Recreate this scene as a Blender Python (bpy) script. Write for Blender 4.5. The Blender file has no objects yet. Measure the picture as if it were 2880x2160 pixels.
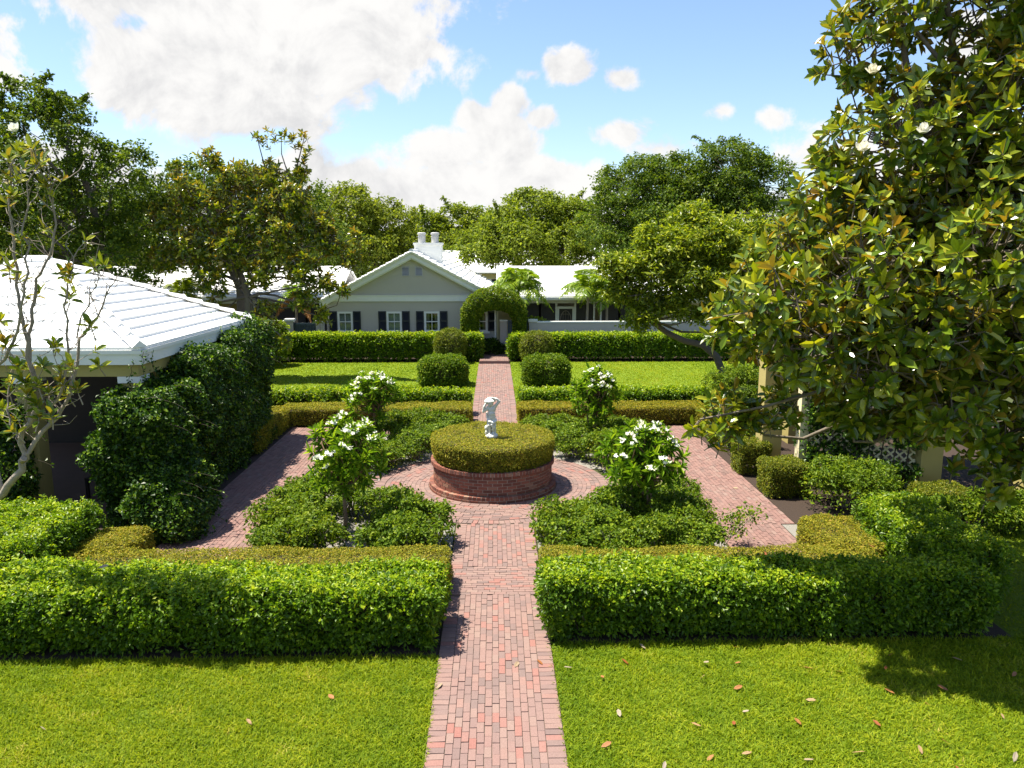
import bpy, math
import numpy as np
rng = np.random.default_rng(11)
SC = bpy.context.scene
COL = SC.collection
PI = math.pi

# ------------------------------------------------------------------ mesh helpers
def unit(a):
    return a / np.maximum(np.linalg.norm(a, axis=-1, keepdims=True), 1e-9)

def rv(n, s=1.0):
    return rng.normal(size=(n, 3)) * s

def sn(P, f, seed=0):
    """cheap smooth pseudo noise in -1..1"""
    r = np.random.default_rng(seed)
    out = np.zeros(len(P))
    for k in range(5):
        w = r.normal(size=3) * f * (1 + .5 * k)
        out += np.sin(P @ w + r.uniform(0, 6.28)) / (1 + .35 * k)
    return out / 2.4

class M:
    def __init__(s):
        s.v = []; s.f = {3: [], 4: []}; s.m = {3: [], 4: []}; s.r = []; s.n = 0
    def add(s, verts, faces, rnd=.5, mat=0):
        verts = np.asarray(verts, float).reshape(-1, 3)
        faces = np.asarray(faces, int)
        k = faces.shape[1]
        s.f[k].append(faces + s.n); s.m[k].append(np.full(len(faces), mat))
        r = np.asarray(rnd, float)
        s.r.append(np.full(len(verts), float(r)) if r.ndim == 0 else r)
        s.v.append(verts); s.n += len(verts)
    def box(s, x0, x1, y0, y1, z0, z1, rnd=.5, mat=0):
        v = [(x, y, z) for z in (z0, z1) for y in (y0, y1) for x in (x0, x1)]
        s.add(v, [(0, 2, 3, 1), (4, 5, 7, 6), (0, 1, 5, 4), (2, 6, 7, 3), (0, 4, 6, 2), (1, 3, 7, 5)], rnd, mat)
    def hexa(s, v8, rnd=.5, mat=0):
        """bottom 4 counter-clockwise, then top 4"""
        s.add(v8, [(3, 2, 1, 0), (4, 5, 6, 7), (0, 1, 5, 4), (1, 2, 6, 5), (2, 3, 7, 6), (3, 0, 4, 7)], rnd, mat)
    def tube(s, pts, rad, sides=6, rnd=.5, mat=0):
        pts = np.asarray(pts, float); n = len(pts)
        rad = np.broadcast_to(np.asarray(rad, float), (n,))
        T = unit(np.gradient(pts, axis=0))
        ref = np.array([0.31, .95, .07]) if abs(T[0][2]) > .6 else np.array([0.05, .1, 1.])
        B = unit(np.cross(T, ref)); Nn = np.cross(B, T)
        a = np.linspace(0, 2 * PI, sides, endpoint=False)
        V = pts[:, None] + rad[:, None, None] * (np.cos(a)[None, :, None] * B[:, None] + np.sin(a)[None, :, None] * Nn[:, None])
        V = V.reshape(-1, 3)
        i = np.arange(n - 1)[:, None] * sides; j = np.arange(sides)[None]; j2 = (j + 1) % sides
        F = np.stack([i + j, i + j2, i + sides + j2, i + sides + j], -1).reshape(-1, 4)
        s.add(V, F, rnd, mat)
        e = [V[-sides:], V[:sides][::-1]]
        for q in e:
            c = q.mean(0)
            s.add(np.vstack([q, c]), [(k, (k + 1) % sides, sides) for k in range(sides)], rnd, mat)
    def ell(s, c, r, nu=14, nv=8, rnd=.5, mat=0, p=1.0):
        u = np.linspace(0, 2 * PI, nu, endpoint=False); w = np.linspace(-PI / 2, PI / 2, nv + 1)
        f = lambda x: np.sign(x) * np.abs(x) ** p
        X = f(np.cos(w))[:, None] * f(np.cos(u))[None]; Y = f(np.cos(w))[:, None] * f(np.sin(u))[None]
        Z = np.repeat(f(np.sin(w))[:, None], nu, 1)
        V = np.stack([X * r[0], Y * r[1], Z * r[2]], -1).reshape(-1, 3) + np.asarray(c)
        i = np.arange(nv)[:, None] * nu; j = np.arange(nu)[None]; j2 = (j + 1) % nu
        s.add(V, np.stack([i + j, i + j2, i + nu + j2, i + nu + j], -1).reshape(-1, 4), rnd, mat)
    def lathe(s, c, prof, n=48, rnd=.5, mat=0):
        prof = np.asarray(prof, float); a = np.linspace(0, 2 * PI, n, endpoint=False)
        V = np.stack([prof[:, 0][:, None] * np.cos(a), prof[:, 0][:, None] * np.sin(a), np.repeat(prof[:, 1][:, None], n, 1)], -1).reshape(-1, 3) + np.asarray(c)
        i = np.arange(len(prof) - 1)[:, None] * n; j = np.arange(n)[None]; j2 = (j + 1) % n
        s.add(V, np.stack([i + j, i + j2, i + n + j2, i + n + j], -1).reshape(-1, 4), rnd, mat)
    def leaves(s, P, N, T, L, W, rnd, kind='r', curl=.12, fold=.18, mat=0):
        n = len(P)
        if n == 0: return
        L = np.broadcast_to(np.asarray(L, float), (n,))[:, None]; W = np.broadcast_to(np.asarray(W, float), (n,))[:, None]
        T = unit(T - N * (T * N).sum(1, keepdims=True)); B = np.cross(N, T)
        if kind == 'r':
            V = np.stack([P, P + T * L * .5 + B * W * .5 + N * W * fold, P + T * L - N * L * curl, P + T * L * .5 - B * W * .5 + N * W * fold], 1)
            F = np.arange(n)[:, None] * 4 + np.array([0, 3, 2, 1])
            s.add(V.reshape(-1, 3), F, np.repeat(rnd, 4), mat)
        else:
            a, b = P + T * L * .3 + N * L * curl * .25, P + T * L * .72 - N * L * curl * .3
            V = np.stack([P, P + T * L - N * L * curl, a + B * W * .42 + N * W * fold, b + B * W * .46 + N * W * fold,
                          a - B * W * .42 + N * W * fold, b - B * W * .46 + N * W * fold], 1)
            F = (np.arange(n)[:, None, None] * 6 + np.array([[0, 1, 3, 2], [0, 4, 5, 1]])).reshape(-1, 4)
            s.add(V.reshape(-1, 3), F, np.repeat(rnd, 6), mat)
    def blocks(s, cx, cy, cz, ang, lx, ly, lz, rnd, mat=0, tilt=.0):
        """many little boxes at once (bricks)"""
        n = len(cx); o = np.ones(n)
        lx, ly, lz = lx * o / 2, ly * o / 2, lz * o / 2
        sg = np.array([(-1, -1, -1), (1, -1, -1), (1, 1, -1), (-1, 1, -1), (-1, -1, 1), (1, -1, 1), (1, 1, 1), (-1, 1, 1)], float)
        X = sg[None, :, 0] * lx[:, None]; Y = sg[None, :, 1] * ly[:, None]
        Z = sg[None, :, 2] * lz[:, None] + rng.normal(size=(n, 1)) * tilt * X + rng.normal(size=(n, 1)) * tilt * Y
        c, d = np.cos(ang * o)[:, None], np.sin(ang * o)[:, None]
        V = np.stack([cx[:, None] + X * c - Y * d, cy[:, None] + X * d + Y * c, cz * o[:, None] + Z if np.ndim(cz) == 0 else cz[:, None] + Z], -1)
        F = np.array([(4, 5, 6, 7), (0, 1, 5, 4), (1, 2, 6, 5), (2, 3, 7, 6), (3, 0, 4, 7)])
        s.add(V.reshape(-1, 3), (np.arange(n)[:, None, None] * 8 + F).reshape(-1, 4), np.repeat(rnd, 8), mat)
    def build(s, name, mats, parent=None, loc=None, smooth=False):
        V = np.vstack(s.v)
        off = np.array(LOC[parent] if parent is not None else (loc if loc is not None else (0, 0, 0)), float)
        V = V - off
        me = bpy.data.meshes.new(name)
        me.vertices.add(len(V)); me.vertices.foreach_set('co', V.astype(np.float32).ravel())
        fs = [(k, np.vstack(s.f[k]), np.concatenate(s.m[k])) for k in (3, 4) if s.f[k]]
        loops = np.concatenate([f.ravel() for _, f, _ in fs]); tot = np.concatenate([np.full(len(f), k) for k, f, _ in fs])
        mi = np.concatenate([m for _, _, m in fs])
        me.loops.add(len(loops)); me.loops.foreach_set('vertex_index', loops.astype(np.int32))
        me.polygons.add(len(tot)); st = np.concatenate([[0], np.cumsum(tot)[:-1]])
        me.polygons.foreach_set('loop_start', st.astype(np.int32))
        for m in (mats if isinstance(mats, (list, tuple)) else [mats]): me.materials.append(m)
        me.polygons.foreach_set('material_index', mi.astype(np.int32))
        me.polygons.foreach_set('use_smooth', np.full(len(tot), bool(smooth)))
        at = me.attributes.new('rnd', 'FLOAT', 'POINT'); at.data.foreach_set('value', np.concatenate(s.r).astype(np.float32))
        me.update(calc_edges=True)
        o = bpy.data.objects.new(name, me); COL.objects.link(o)
        if parent is not None:
            o.parent = parent
            LOC[o] = tuple(off)
        else:
            o.location = tuple(off); LOC[o] = tuple(off)
        return o

def grow(m, s, mats, bark, t):
    """foliage with its own twigs as one part"""
    k = len(mats)
    for q in (3, 4):
        for f in s.f[q]: m.f[q].append(f + m.n); m.m[q].append(np.full(len(f), k))
    m.v += s.v; m.r += s.r; m.n += s.n
    return m.build('foliage', list(mats) + [bark], t)
LOC = {}
def tag(o, label, cat, group=None):
    o['label'] = label; o['category'] = cat
    if group: o['group'] = group
    return o
def kind(o, k, label=None):
    o['kind'] = k
    return o
def thing(name, label, cat, loc, group=None):
    o = bpy.data.objects.new(name, None); COL.objects.link(o); o.location = loc; LOC[o] = tuple(loc)
    o.empty_display_size = .2
    return tag(o, label, cat, group)
def copy_tree(src, loc=None, rz=0., sc=1., label=None, parent=None):
    o = src.copy(); COL.objects.link(o)
    if parent is not None: o.parent = parent
    if loc is not None:
        o.location = loc; o.rotation_euler = (0, 0, rz); o.scale = (sc, sc, sc) if np.ndim(sc) == 0 else sc
    if label: o['label'] = label
    for ch in list(src.children): copy_tree(ch, parent=o)
    return o

# ------------------------------------------------------------------ material helpers
def new_mat(name):
    m = bpy.data.materials.new(name); m.use_nodes = True
    nt = m.node_tree; nt.nodes.clear()
    return m, nt
def nd(nt, t, ins=None, **kw):
    n = nt.nodes.new(t)
    for k, v in kw.items(): setattr(n, k, v)
    for k, v in (ins or {}).items():
        if isinstance(v, bpy.types.NodeSocket): nt.links.new(v, n.inputs[k])
        else: n.inputs[k].default_value = v
    return n
def ramp(nt, fac, stops):
    n = nd(nt, 'ShaderNodeValToRGB', {'Fac': fac}); e = n.color_ramp.elements
    while len(e) > 1: e.remove(e[-1])
    for i, (p, c) in enumerate(stops):
        q = e[0] if i == 0 else e.new(p)
        q.position = p; q.color = (*c, 1)
    return n.outputs[0]
def mixc(nt, f, a, b, mode='MIX'):
    n = nt.nodes.new('ShaderNodeMix'); n.data_type = 'RGBA'; n.blend_type = mode
    for s, v in ((n.inputs[0], f), (n.inputs[6], a), (n.inputs[7], b)):
        if isinstance(v, bpy.types.NodeSocket): nt.links.new(v, s)
        elif np.ndim(v): s.default_value = (*v, 1) if len(v) == 3 else v
        else: s.default_value = v
    return n.outputs[2]
def noise(nt, scale, detail=4, rough=.55, vec=None, dist=0.):
    i = {'Scale': scale, 'Detail': detail, 'Roughness': rough, 'Distortion': dist}
    if vec is not None: i['Vector'] = vec
    return nd(nt, 'ShaderNodeTexNoise', i).outputs[0]
def objco(nt): return nd(nt, 'ShaderNodeTexCoord').outputs['Object']
def geopos(nt): return nd(nt, 'ShaderNodeNewGeometry').outputs['Position']
def plain(name, c1, c2=None, scale=6., rough=.7, bump=0., bscale=40., spec=.4, attr=0., metallic=0.):
    m, nt = new_mat(name)
    co = geopos(nt)
    c = mixc(nt, noise(nt, scale, 5, .6, co), c1, c2 or c1)
    if attr:
        a = nd(nt, 'ShaderNodeAttribute', attribute_name='rnd').outputs['Fac']
        c = mixc(nt, attr, c, ramp(nt, a, [(0, tuple(x * .55 for x in c1)), (1, tuple(min(1, x * 1.35) for x in c1))]))
    p = nd(nt, 'ShaderNodeBsdfPrincipled', {'Base Color': c, 'Roughness': rough, 'Specular IOR Level': spec, 'Metallic': metallic})
    if bump:
        b = nd(nt, 'ShaderNodeBump', {'Strength': bump, 'Distance': .02, 'Height': noise(nt, bscale, 6, .65, co)})
        nt.links.new(b.outputs[0], p.inputs['Normal'])
    nt.links.new(p.outputs[0], nd(nt, 'ShaderNodeOutputMaterial').inputs[0])
    return m
def leaf_mat(name, stops, rough=.45, trans=.3, back=None, spec=.45, tgain=(1.7, 1.7, .7)):
    m, nt = new_mat(name)
    a = nd(nt, 'ShaderNodeAttribute', attribute_name='rnd').outputs['Fac']
    c = ramp(nt, a, stops)
    oi = nd(nt, 'ShaderNodeObjectInfo').outputs['Random']
    c = mixc(nt, 1., c, ramp(nt, oi, [(0, (.92, .93, .85)), (.5, (1, 1, 1)), (1, (1.0, .94, .8))]), 'MULTIPLY')
    if back:
        cb = ramp(nt, a, back)
        c = mixc(nt, nd(nt, 'ShaderNodeNewGeometry').outputs['Backfacing'], c, cb)
    p = nd(nt, 'ShaderNodeBsdfPrincipled', {'Base Color': c, 'Roughness': rough, 'Specular IOR Level': spec})
    t = nd(nt, 'ShaderNodeBsdfTranslucent', {'Color': mixc(nt, 1., c, tgain, 'MULTIPLY')})
    x = nd(nt, 'ShaderNodeMixShader', {0: trans, 1: p.outputs[0], 2: t.outputs[0]})
    nt.links.new(x.outputs[0], nd(nt, 'ShaderNodeOutputMaterial').inputs[0])
    return m
def brick_mat(name, stops, rough=.85, grime=.35):
    m, nt = new_mat(name); co = geopos(nt)
    a = nd(nt, 'ShaderNodeAttribute', attribute_name='rnd').outputs['Fac']
    c = ramp(nt, a, stops)
    n1 = noise(nt, 1.1, 4, .6, co); n2 = noise(nt, 60., 4, .7, co)
    c = mixc(nt, nd(nt, 'ShaderNodeMath', {0: n1, 1: grime}, operation='MULTIPLY').outputs[0], c, (.30, .23, .19))
    c = mixc(nt, .5, c, ramp(nt, n2, [(.3, (.45, .45, .45)), (.7, (1, 1, 1))]), 'MULTIPLY')
    p = nd(nt, 'ShaderNodeBsdfPrincipled', {'Base Color': c, 'Roughness': rough, 'Specular IOR Level': .25})
    b = nd(nt, 'ShaderNodeBump', {'Strength': .35, 'Distance': .01, 'Height': n2})
    nt.links.new(b.outputs[0], p.inputs['Normal'])
    nt.links.new(p.outputs[0], nd(nt, 'ShaderNodeOutputMaterial').inputs[0])
    return m
def glass_mat(name, tr=.7):
    m, nt = new_mat(name)
    x = nd(nt, 'ShaderNodeMixShader', {0: 1 - tr, 1: nd(nt, 'ShaderNodeBsdfTransparent', {'Color': (.8, .86, .85, 1)}).outputs[0],
           2: nd(nt, 'ShaderNodeBsdfGlossy', {'Color': (.85, .9, .95, 1), 'Roughness': .03}).outputs[0]})
    nt.links.new(x.outputs[0], nd(nt, 'ShaderNodeOutputMaterial').inputs[0])
    return m

G = lambda *s: list(s)
MT = {}
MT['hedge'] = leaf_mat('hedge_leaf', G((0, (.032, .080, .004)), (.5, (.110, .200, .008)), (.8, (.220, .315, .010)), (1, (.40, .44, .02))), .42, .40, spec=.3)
MT['olive'] = leaf_mat('box_leaf', G((0, (.070, .088, .008)), (.5, (.215, .222, .016)), (.85, (.34, .315, .026)), (1, (.38, .25, .05))), .6, .3, spec=.2)
MT['shrub'] = leaf_mat('shrub_leaf', G((0, (.038, .082, .006)), (.5, (.100, .165, .010)), (.9, (.215, .275, .014)), (1, (.28, .27, .04))), .5, .32, spec=.15)
MT['clip'] = leaf_mat('clipped_bush_leaf', G((0, (.042, .068, .005)), (.5, (.125, .160, .010)), (.85, (.235, .255, .016)), (1, (.29, .24, .04))), .5, .3, spec=.2)
MT['vine'] = leaf_mat('vine_leaf', G((0, (.012, .036, .003)), (.6, (.032, .080, .005)), (.9, (.11, .20, .012)), (1, (.25, .33, .03))), .42, .25, spec=.25)
MT['mag'] = leaf_mat('magnolia_leaf', G((0, (.045, .095, .007)), (.5, (.125, .185, .011)), (.8, (.25, .295, .016)), (1, (.40, .40, .03))), .28, .30,
                     back=G((0, (.13, .17, .02)), (.5, (.19, .18, .025)), (.8, (.25, .15, .026)), (1, (.26, .24, .03))), spec=.6, tgain=(1.7, 1.6, .5))
MT['pud'] = leaf_mat('flowering_tree_leaf', G((0, (.055, .125, .008)), (.6, (.145, .255, .014)), (1, (.30, .40, .03))), .45, .36, spec=.2)
MT['oak'] = leaf_mat('oak_leaf', G((0, (.038, .080, .006)), (.6, (.088, .142, .009)), (1, (.18, .225, .014))), .55, .34, spec=.25)
MT['pale'] = leaf_mat('pale_tree_leaf', G((0, (.070, .110, .008)), (.6, (.150, .200, .013)), (1, (.27, .31, .025))), .55, .38, spec=.25)
MT['mid'] = leaf_mat('glossy_tree_leaf', G((0, (.065, .115, .008)), (.6, (.175, .245, .014)), (1, (.33, .37, .03))), .4, .38, spec=.3)
MT['darkoak'] = leaf_mat('dark_oak_leaf', G((0, (.035, .072, .006)), (.6, (.080, .128, .009)), (1, (.17, .215, .014))), .6, .3, spec=.2)
MT['palm'] = leaf_mat('palm_leaf', G((0, (.10, .18, .012)), (.6, (.19, .29, .02)), (1, (.32, .38, .03))), .4, .45, spec=.3)
MT['grass'] = leaf_mat('grass_blade', G((0, (.090, .160, .005)), (.55, (.195, .258, .007)), (.92, (.30, .325, .012)), (1, (.38, .34, .07))), .6, .4, spec=.15)
MT['twig'] = plain('twig', (.060, .045, .028), (.035, .03, .018), 12, .9)  # twig brown; on solid foliage cores it also stands in for shade
MT['bark'] = plain('bark', (.20, .165, .125), (.085, .07, .05), 5, .9, .8, 14)
MT['tanbark'] = plain('tan_bark', (.27, .17, .095), (.17, .105, .06), 14, .9, .5, 30)
MT['palebark'] = plain('pale_bark', (.36, .31, .25), (.17, .14, .105), 6, .85, .6, 18)
MT['petal'] = leaf_mat('petal', G((0, (.72, .72, .62)), (1, (.86, .86, .80))), .5, .3, tgain=(1, 1, 1))
MT['pink'] = leaf_mat('bract', G((0, (.45, .03, .10)), (1, (.6, .08, .18))), .5, .3, tgain=(1, 1, 1))
MT['rust'] = leaf_mat('dead_frond', G((0, (.30, .13, .03)), (1, (.45, .22, .06))), .6, .3, tgain=(1, 1, 1))
MT['dry'] = leaf_mat('dry_leaf', G((0, (.20, .05, .015)), (.4, (.28, .12, .04)), (.7, (.30, .20, .11)), (1, (.30, .25, .20))), .5, .1, tgain=(1, 1, 1))
MT['paver'] = brick_mat('paver_brick', G((0, (.145, .098, .092)), (.3, (.192, .118, .106)), (.62, (.218, .126, .110)), (.82, (.225, .148, .126)), (.92, (.245, .112, .094)), (1, (.245, .098, .080))))
MT['walk'] = brick_mat('walk_brick', G((0, (.148, .088, .078)), (.4, (.200, .104, .090)), (.8, (.225, .122, .104)), (1, (.220, .148, .126))))
MT['wallbrick'] = brick_mat('wall_brick', G((0, (.14, .048, .034)), (.5, (.235, .070, .044)), (.8, (.285, .10, .062)), (1, (.30, .18, .12))), .85, .25)
MT['mortar'] = plain('mortar', (.48, .40, .32), (.26, .20, .16), 9, .95)
MT['sand'] = plain('joint_sand', (.17, .12, .095), (.08, .06, .048), 8, .95)
MT['soil'] = plain('soil', (.060, .040, .026), (.03, .022, .016), 14, .95, .8, 50)
MT['mulch'] = plain('mulch', (.048, .028, .018), (.022, .015, .010), 30, .95, 1., 70)
MT['gravel'] = plain('gravel', (.27, .255, .225), (.15, .14, .12), 28, .95, 1., 90)
MT['stucco'] = plain('grey_stucco', (.46, .435, .38), (.42, .395, .345), 1.2, .9, .25, 60)
MT['white'] = plain('white_paint', (.74, .75, .72), (.66, .67, .63), 2., .6)
MT['tile'] = plain('white_roof_tile', (.86, .86, .85), (.74, .74, .72), 1.2, .6, attr=.06)
MT['navy'] = plain('navy_paint', (.022, .027, .036), (.014, .018, .025), 3, .4, spec=.4)
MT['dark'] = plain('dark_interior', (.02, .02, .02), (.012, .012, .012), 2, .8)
MT['tealdoor'] = plain('blue_grey_gate_paint', (.05, .075, .10), (.035, .055, .075), 3, .45)
MT['yellow'] = plain('ochre_stucco', (.40, .335, .115), (.34, .28, .095), 1.5, .9, .25, 50)
MT['cream'] = plain('cream_stucco', (.72, .64, .40), (.66, .58, .36), 1.5, .9)
MT['wood'] = plain('grey_wood', (.30, .25, .20), (.20, .16, .12), 8, .8)
MT['blackwood'] = plain('dark_bench_wood', (.035, .028, .022), (.02, .016, .013), 8, .6)
MT['marble'] = plain('white_cast_stone', (.72, .71, .66), (.58, .57, .51), 5, .6, .25, 60)
MT['metal'] = plain('galvanised_metal', (.50, .50, .49), (.40, .40, .40), 6, .5, metallic=.15)
MT['blind'] = plain('window_blind', (.55, .54, .48), (.5, .49, .44), 3, .7)
MT['glass'] = glass_mat('window_glass', .94)
MT['screen'] = plain('insect_screen', (.045, .04, .035), (.03, .028, .025), 4, .7)
MT['floor'] = plain('pavilion_floor', (.14, .085, .065), (.09, .06, .045), 3, .9)
MT['cone'] = plain('seed_cone', (.28, .26, .10), (.2, .14, .07), 30, .7)

# lawn & ground surfaces
def lawn_mat(name, a, b, c):
    m, nt = new_mat(name); co = geopos(nt)
    col = mixc(nt, noise(nt, .9, 5, .6, co), a, b)
    col = mixc(nt, ramp(nt, noise(nt, 22, 5, .75, co), [(.35, (0, 0, 0)), (.7, (1, 1, 1))]), col, c)
    p = nd(nt, 'ShaderNodeBsdfPrincipled', {'Base Color': col, 'Roughness': .8, 'Specular IOR Level': .2})
    b_ = nd(nt, 'ShaderNodeBump', {'Strength': 1., 'Distance': .04, 'Height': noise(nt, 45, 5, .8, co)})
    nt.links.new(b_.outputs[0], p.inputs['Normal'])
    nt.links.new(p.outputs[0], nd(nt, 'ShaderNodeOutputMaterial').inputs[0])
    return m
MT['lawn'] = lawn_mat('lawn_turf', (.135, .205, .007), (.185, .245, .009), (.095, .155, .006))
MT['field'] = lawn_mat('ground_cover', (.06, .085, .02), (.08, .08, .03), (.05, .06, .02))

# ------------------------------------------------------------------ foliage shapes
def rbox(n, x0, x1, y0, y1, z0, z1, r, bump=.04, bf=3., depth=.10, faces='tfblr', seed=1):
    """points + outward normals on a bumpy rounded box"""
    dx, dy, dz = x1 - x0, y1 - y0, z1 - z0
    A = {'t': dx * dy, 'f': dx * dz, 'b': dx * dz, 'l': dy * dz, 'r': dy * dz}
    w = np.array([A[c] for c in faces]); w = w / w.sum()
    k = rng.choice(len(faces), n, p=w); U = rng.random((n, 3))
    P = np.stack([x0 + dx * U[:, 0], y0 + dy * U[:, 1], z0 + dz * U[:, 2]], 1)
    for i, c in enumerate(faces):
        q = k == i
        if c == 't': P[q, 2] = z1
        if c == 'f': P[q, 1] = y0
        if c == 'b': P[q, 1] = y1
        if c == 'l': P[q, 0] = x0
        if c == 'r': P[q, 0] = x1
    r = min(r, dx / 2 - .01, dy / 2 - .01, dz - .01)
    lo = np.array([x0 + r, y0 + r, z0]); hi = np.array([x1 - r, y1 - r, z1 - r])
    Q = np.clip(P, lo, hi); D = P - Q
    Nn = unit(D + 1e-6); P = Q + Nn * r
    d = bump * sn(P, bf, seed) + .5 * bump * sn(P, bf * 3.1, seed + 5) - depth * rng.random(n) ** 2
    return P + Nn * d[:, None], Nn
def put_leaves(m, P, Nn, L, W, up=.5, jit=.75, out=.5, kind_='r', mat=0, rp=1.0, spread=.25):
    n = len(P)
    N = unit(Nn * out + np.array([0, 0, up]) + rv(n, jit))
    T = unit(rv(n) + Nn * .6 + np.array([0, 0, .2]))
    s = 1 + spread * rng.normal(size=n)
    m.leaves(P, N, T, L * s, W * s, rng.random(n) ** rp, kind_, mat=mat)
def put_clumps(m, P, Nn, k, L, W, rad, lift=.05, up=.5, jit=.7, out=.5, rp=1., tint=.35, kind_='r'):
    """tufts of k leaves round shoot tips"""
    n = len(P); i = np.repeat(np.arange(n), k); X = unit(rv(n * k))
    C2 = P + Nn * (lift * rng.random((n, 1)))
    Q = C2[i] + X * (rad * rng.random((n * k, 1)) ** .5)
    g = unit(Nn + rv(n, .45))[i]
    N = unit(g * out + np.array([0, 0, up]) + rv(n * k, jit)); T = unit(X + g * .5 + rv(n * k, .3))
    r = np.clip((1 - tint) * rng.random(n * k) ** rp + tint * rng.random(n)[i] ** rp, 0, 1)
    sc = 1 + .25 * rng.normal(size=n * k)
    m.leaves(Q, N, T, L * sc, W * sc, r, kind_)
def hedge(name, label, cat, x0, x1, y0, y1, h, mat, n, L, W, z0=.06, r=.1, bump=.05, core=.12, group=None, faces='tfblr', stems=0, bf=3., seed=1, extra=0, parent_extra=None, rp=1.):
    t = thing(name, label, cat, ((x0 + x1) / 2, (y0 + y1) / 2, 0), group)
    m = M()
    P, Nn = rbox(n, x0, x1, y0, y1, z0, h, r, bump, bf, .1 if mat == 'olive' else .16, faces, seed)
    if mat in ('olive', 'clip'): put_leaves(m, P, Nn, L, W, up=.85 if mat == 'olive' else .6, rp=rp)
    else:
        q = n // 12
        tp = np.clip(1 - P[:, 2:3] / h, 0, 1) ** 1.6 * .16 if not stems else 0
        P = P - Nn * np.array([1, 1, 0]) * tp
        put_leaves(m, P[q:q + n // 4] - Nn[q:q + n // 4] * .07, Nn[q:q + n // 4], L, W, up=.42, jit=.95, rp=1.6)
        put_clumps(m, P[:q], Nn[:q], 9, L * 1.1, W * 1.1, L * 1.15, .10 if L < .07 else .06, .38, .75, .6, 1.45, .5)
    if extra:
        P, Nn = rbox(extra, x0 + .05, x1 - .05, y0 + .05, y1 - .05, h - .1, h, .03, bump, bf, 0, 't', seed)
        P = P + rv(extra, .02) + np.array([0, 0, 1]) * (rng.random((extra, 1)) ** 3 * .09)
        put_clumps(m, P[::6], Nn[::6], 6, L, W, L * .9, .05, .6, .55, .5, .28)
    c = core
    b = c + (.0 if mat == 'olive' or stems else .20)
    m.hexa([(x0 + b, y0 + b, z0 + .14), (x1 - b, y0 + b, z0 + .14), (x1 - b, y1 - b, z0 + .14), (x0 + b, y1 - b, z0 + .14), (x0 + c, y0 + c, h - c), (x1 - c, y0 + c, h - c), (x1 - c, y1 - c, h - c), (x0 + c, y1 - c, h - c)], .15, 1)  # solid core in dark twig brown, painting the shade in leaf gaps
    s = M(); k = max(4, int((x1 - x0) / .35) if not stems else stems)
    for i in range(k):
        x = x0 + .15 + (x1 - x0 - .3) * (i + rng.random() * .6) / k
        y = y0 + (y1 - y0) * rng.uniform(.25, .75)
        for q in range(3):
            s.tube([(x, y, 0), (x + rng.normal() * .05, y + rng.normal() * .06, .2), (x + rng.normal() * .16, y + rng.normal() * .14, h * .55)], [.022, .016, .009], 5)
    grow(m, s, [MT[mat], MT['twig']], MT['twig'], t)
    return t

def shrub_mesh(name, rad, h, n, L, W, mat, loc, label, cat='shrub', group=None, lumps=15, flowers=None):
    t = thing(name, label, cat, loc, group)
    m = M(); s = M(); c0 = np.array(loc)
    cs = []
    for i in range(lumps):
        a = 2.4 * i + rng.random(); rr = rad * .78 * math.sqrt((i + .3) / lumps)
        cs.append((rr * math.cos(a), rr * math.sin(a), h * rng.uniform(.45, .84) * (1 - .2 * (rr / rad) ** 2), rad * rng.uniform(.21, .33)))
    for (x, y, z, r) in cs:
        k = n // lumps
        D = unit(rv(k) + np.array([0, 0, .35])); rr = r * (1 - .55 * rng.random(k) ** 1.6)
        rr *= 1 + .22 * sn(D * 3 + x * 5, 2.2, 3)
        P = c0 + np.array([x, y, z]) + D * rr[:, None] * np.array([1, 1, .85])
        put_clumps(m, P[::7], D[::7], 8, L, W, L * .95, .04, .5, .55, .55, 1.1, kind_='h' if L > .09 else 'r')
        p1 = c0 + np.array([x, y, z]); p0 = c0 + np.array([x * .25, y * .25, 0])
        s.tube([p0, p0 * .5 + p1 * .5 + rv(1, .04)[0], p1], [.016, .012, .006], 5)
        for q in range(4):
            e = p1 + unit(rv(1) + np.array([0, 0, .4]))[0] * r * .8
            s.tube([p0 * .4 + p1 * .6, e], [.007, .004], 4)
    # skirt of leaves nearer the ground
    k = n // 10
    a = rng.random(k) * 6.283; rr = rad * (.55 + .4 * rng.random(k)); z = h * (.12 + .5 * rng.random(k))
    D = np.stack([np.cos(a), np.sin(a), .2 + 0 * a], 1)
    P = c0 + np.stack([rr * np.cos(a), rr * np.sin(a), z], 1)
    put_leaves(m, P, unit(D), L, W, .5, .7, .5, 'h' if L > .09 else 'r')
    grow(m, s, [MT[mat]], MT['palebark'], t)
    return t

def limb(s, a, b, r0, r1, bend=.15, k=6, sides=6):
    a, b = np.array(a, float), np.array(b, float); t = np.linspace(0, 1, k)[:, None]
    d = np.linalg.norm(b - a)
    off = rv(1, bend * d)[0] * np.array([1, 1, .5]); off2 = rv(1, bend * d * .4)[0]
    P = a + (b - a) * t + np.sin(t * PI) * off + np.sin(t * 2 * PI) * off2
    s.tube(P, np.linspace(r0, r1, k), sides)
    return P

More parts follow.
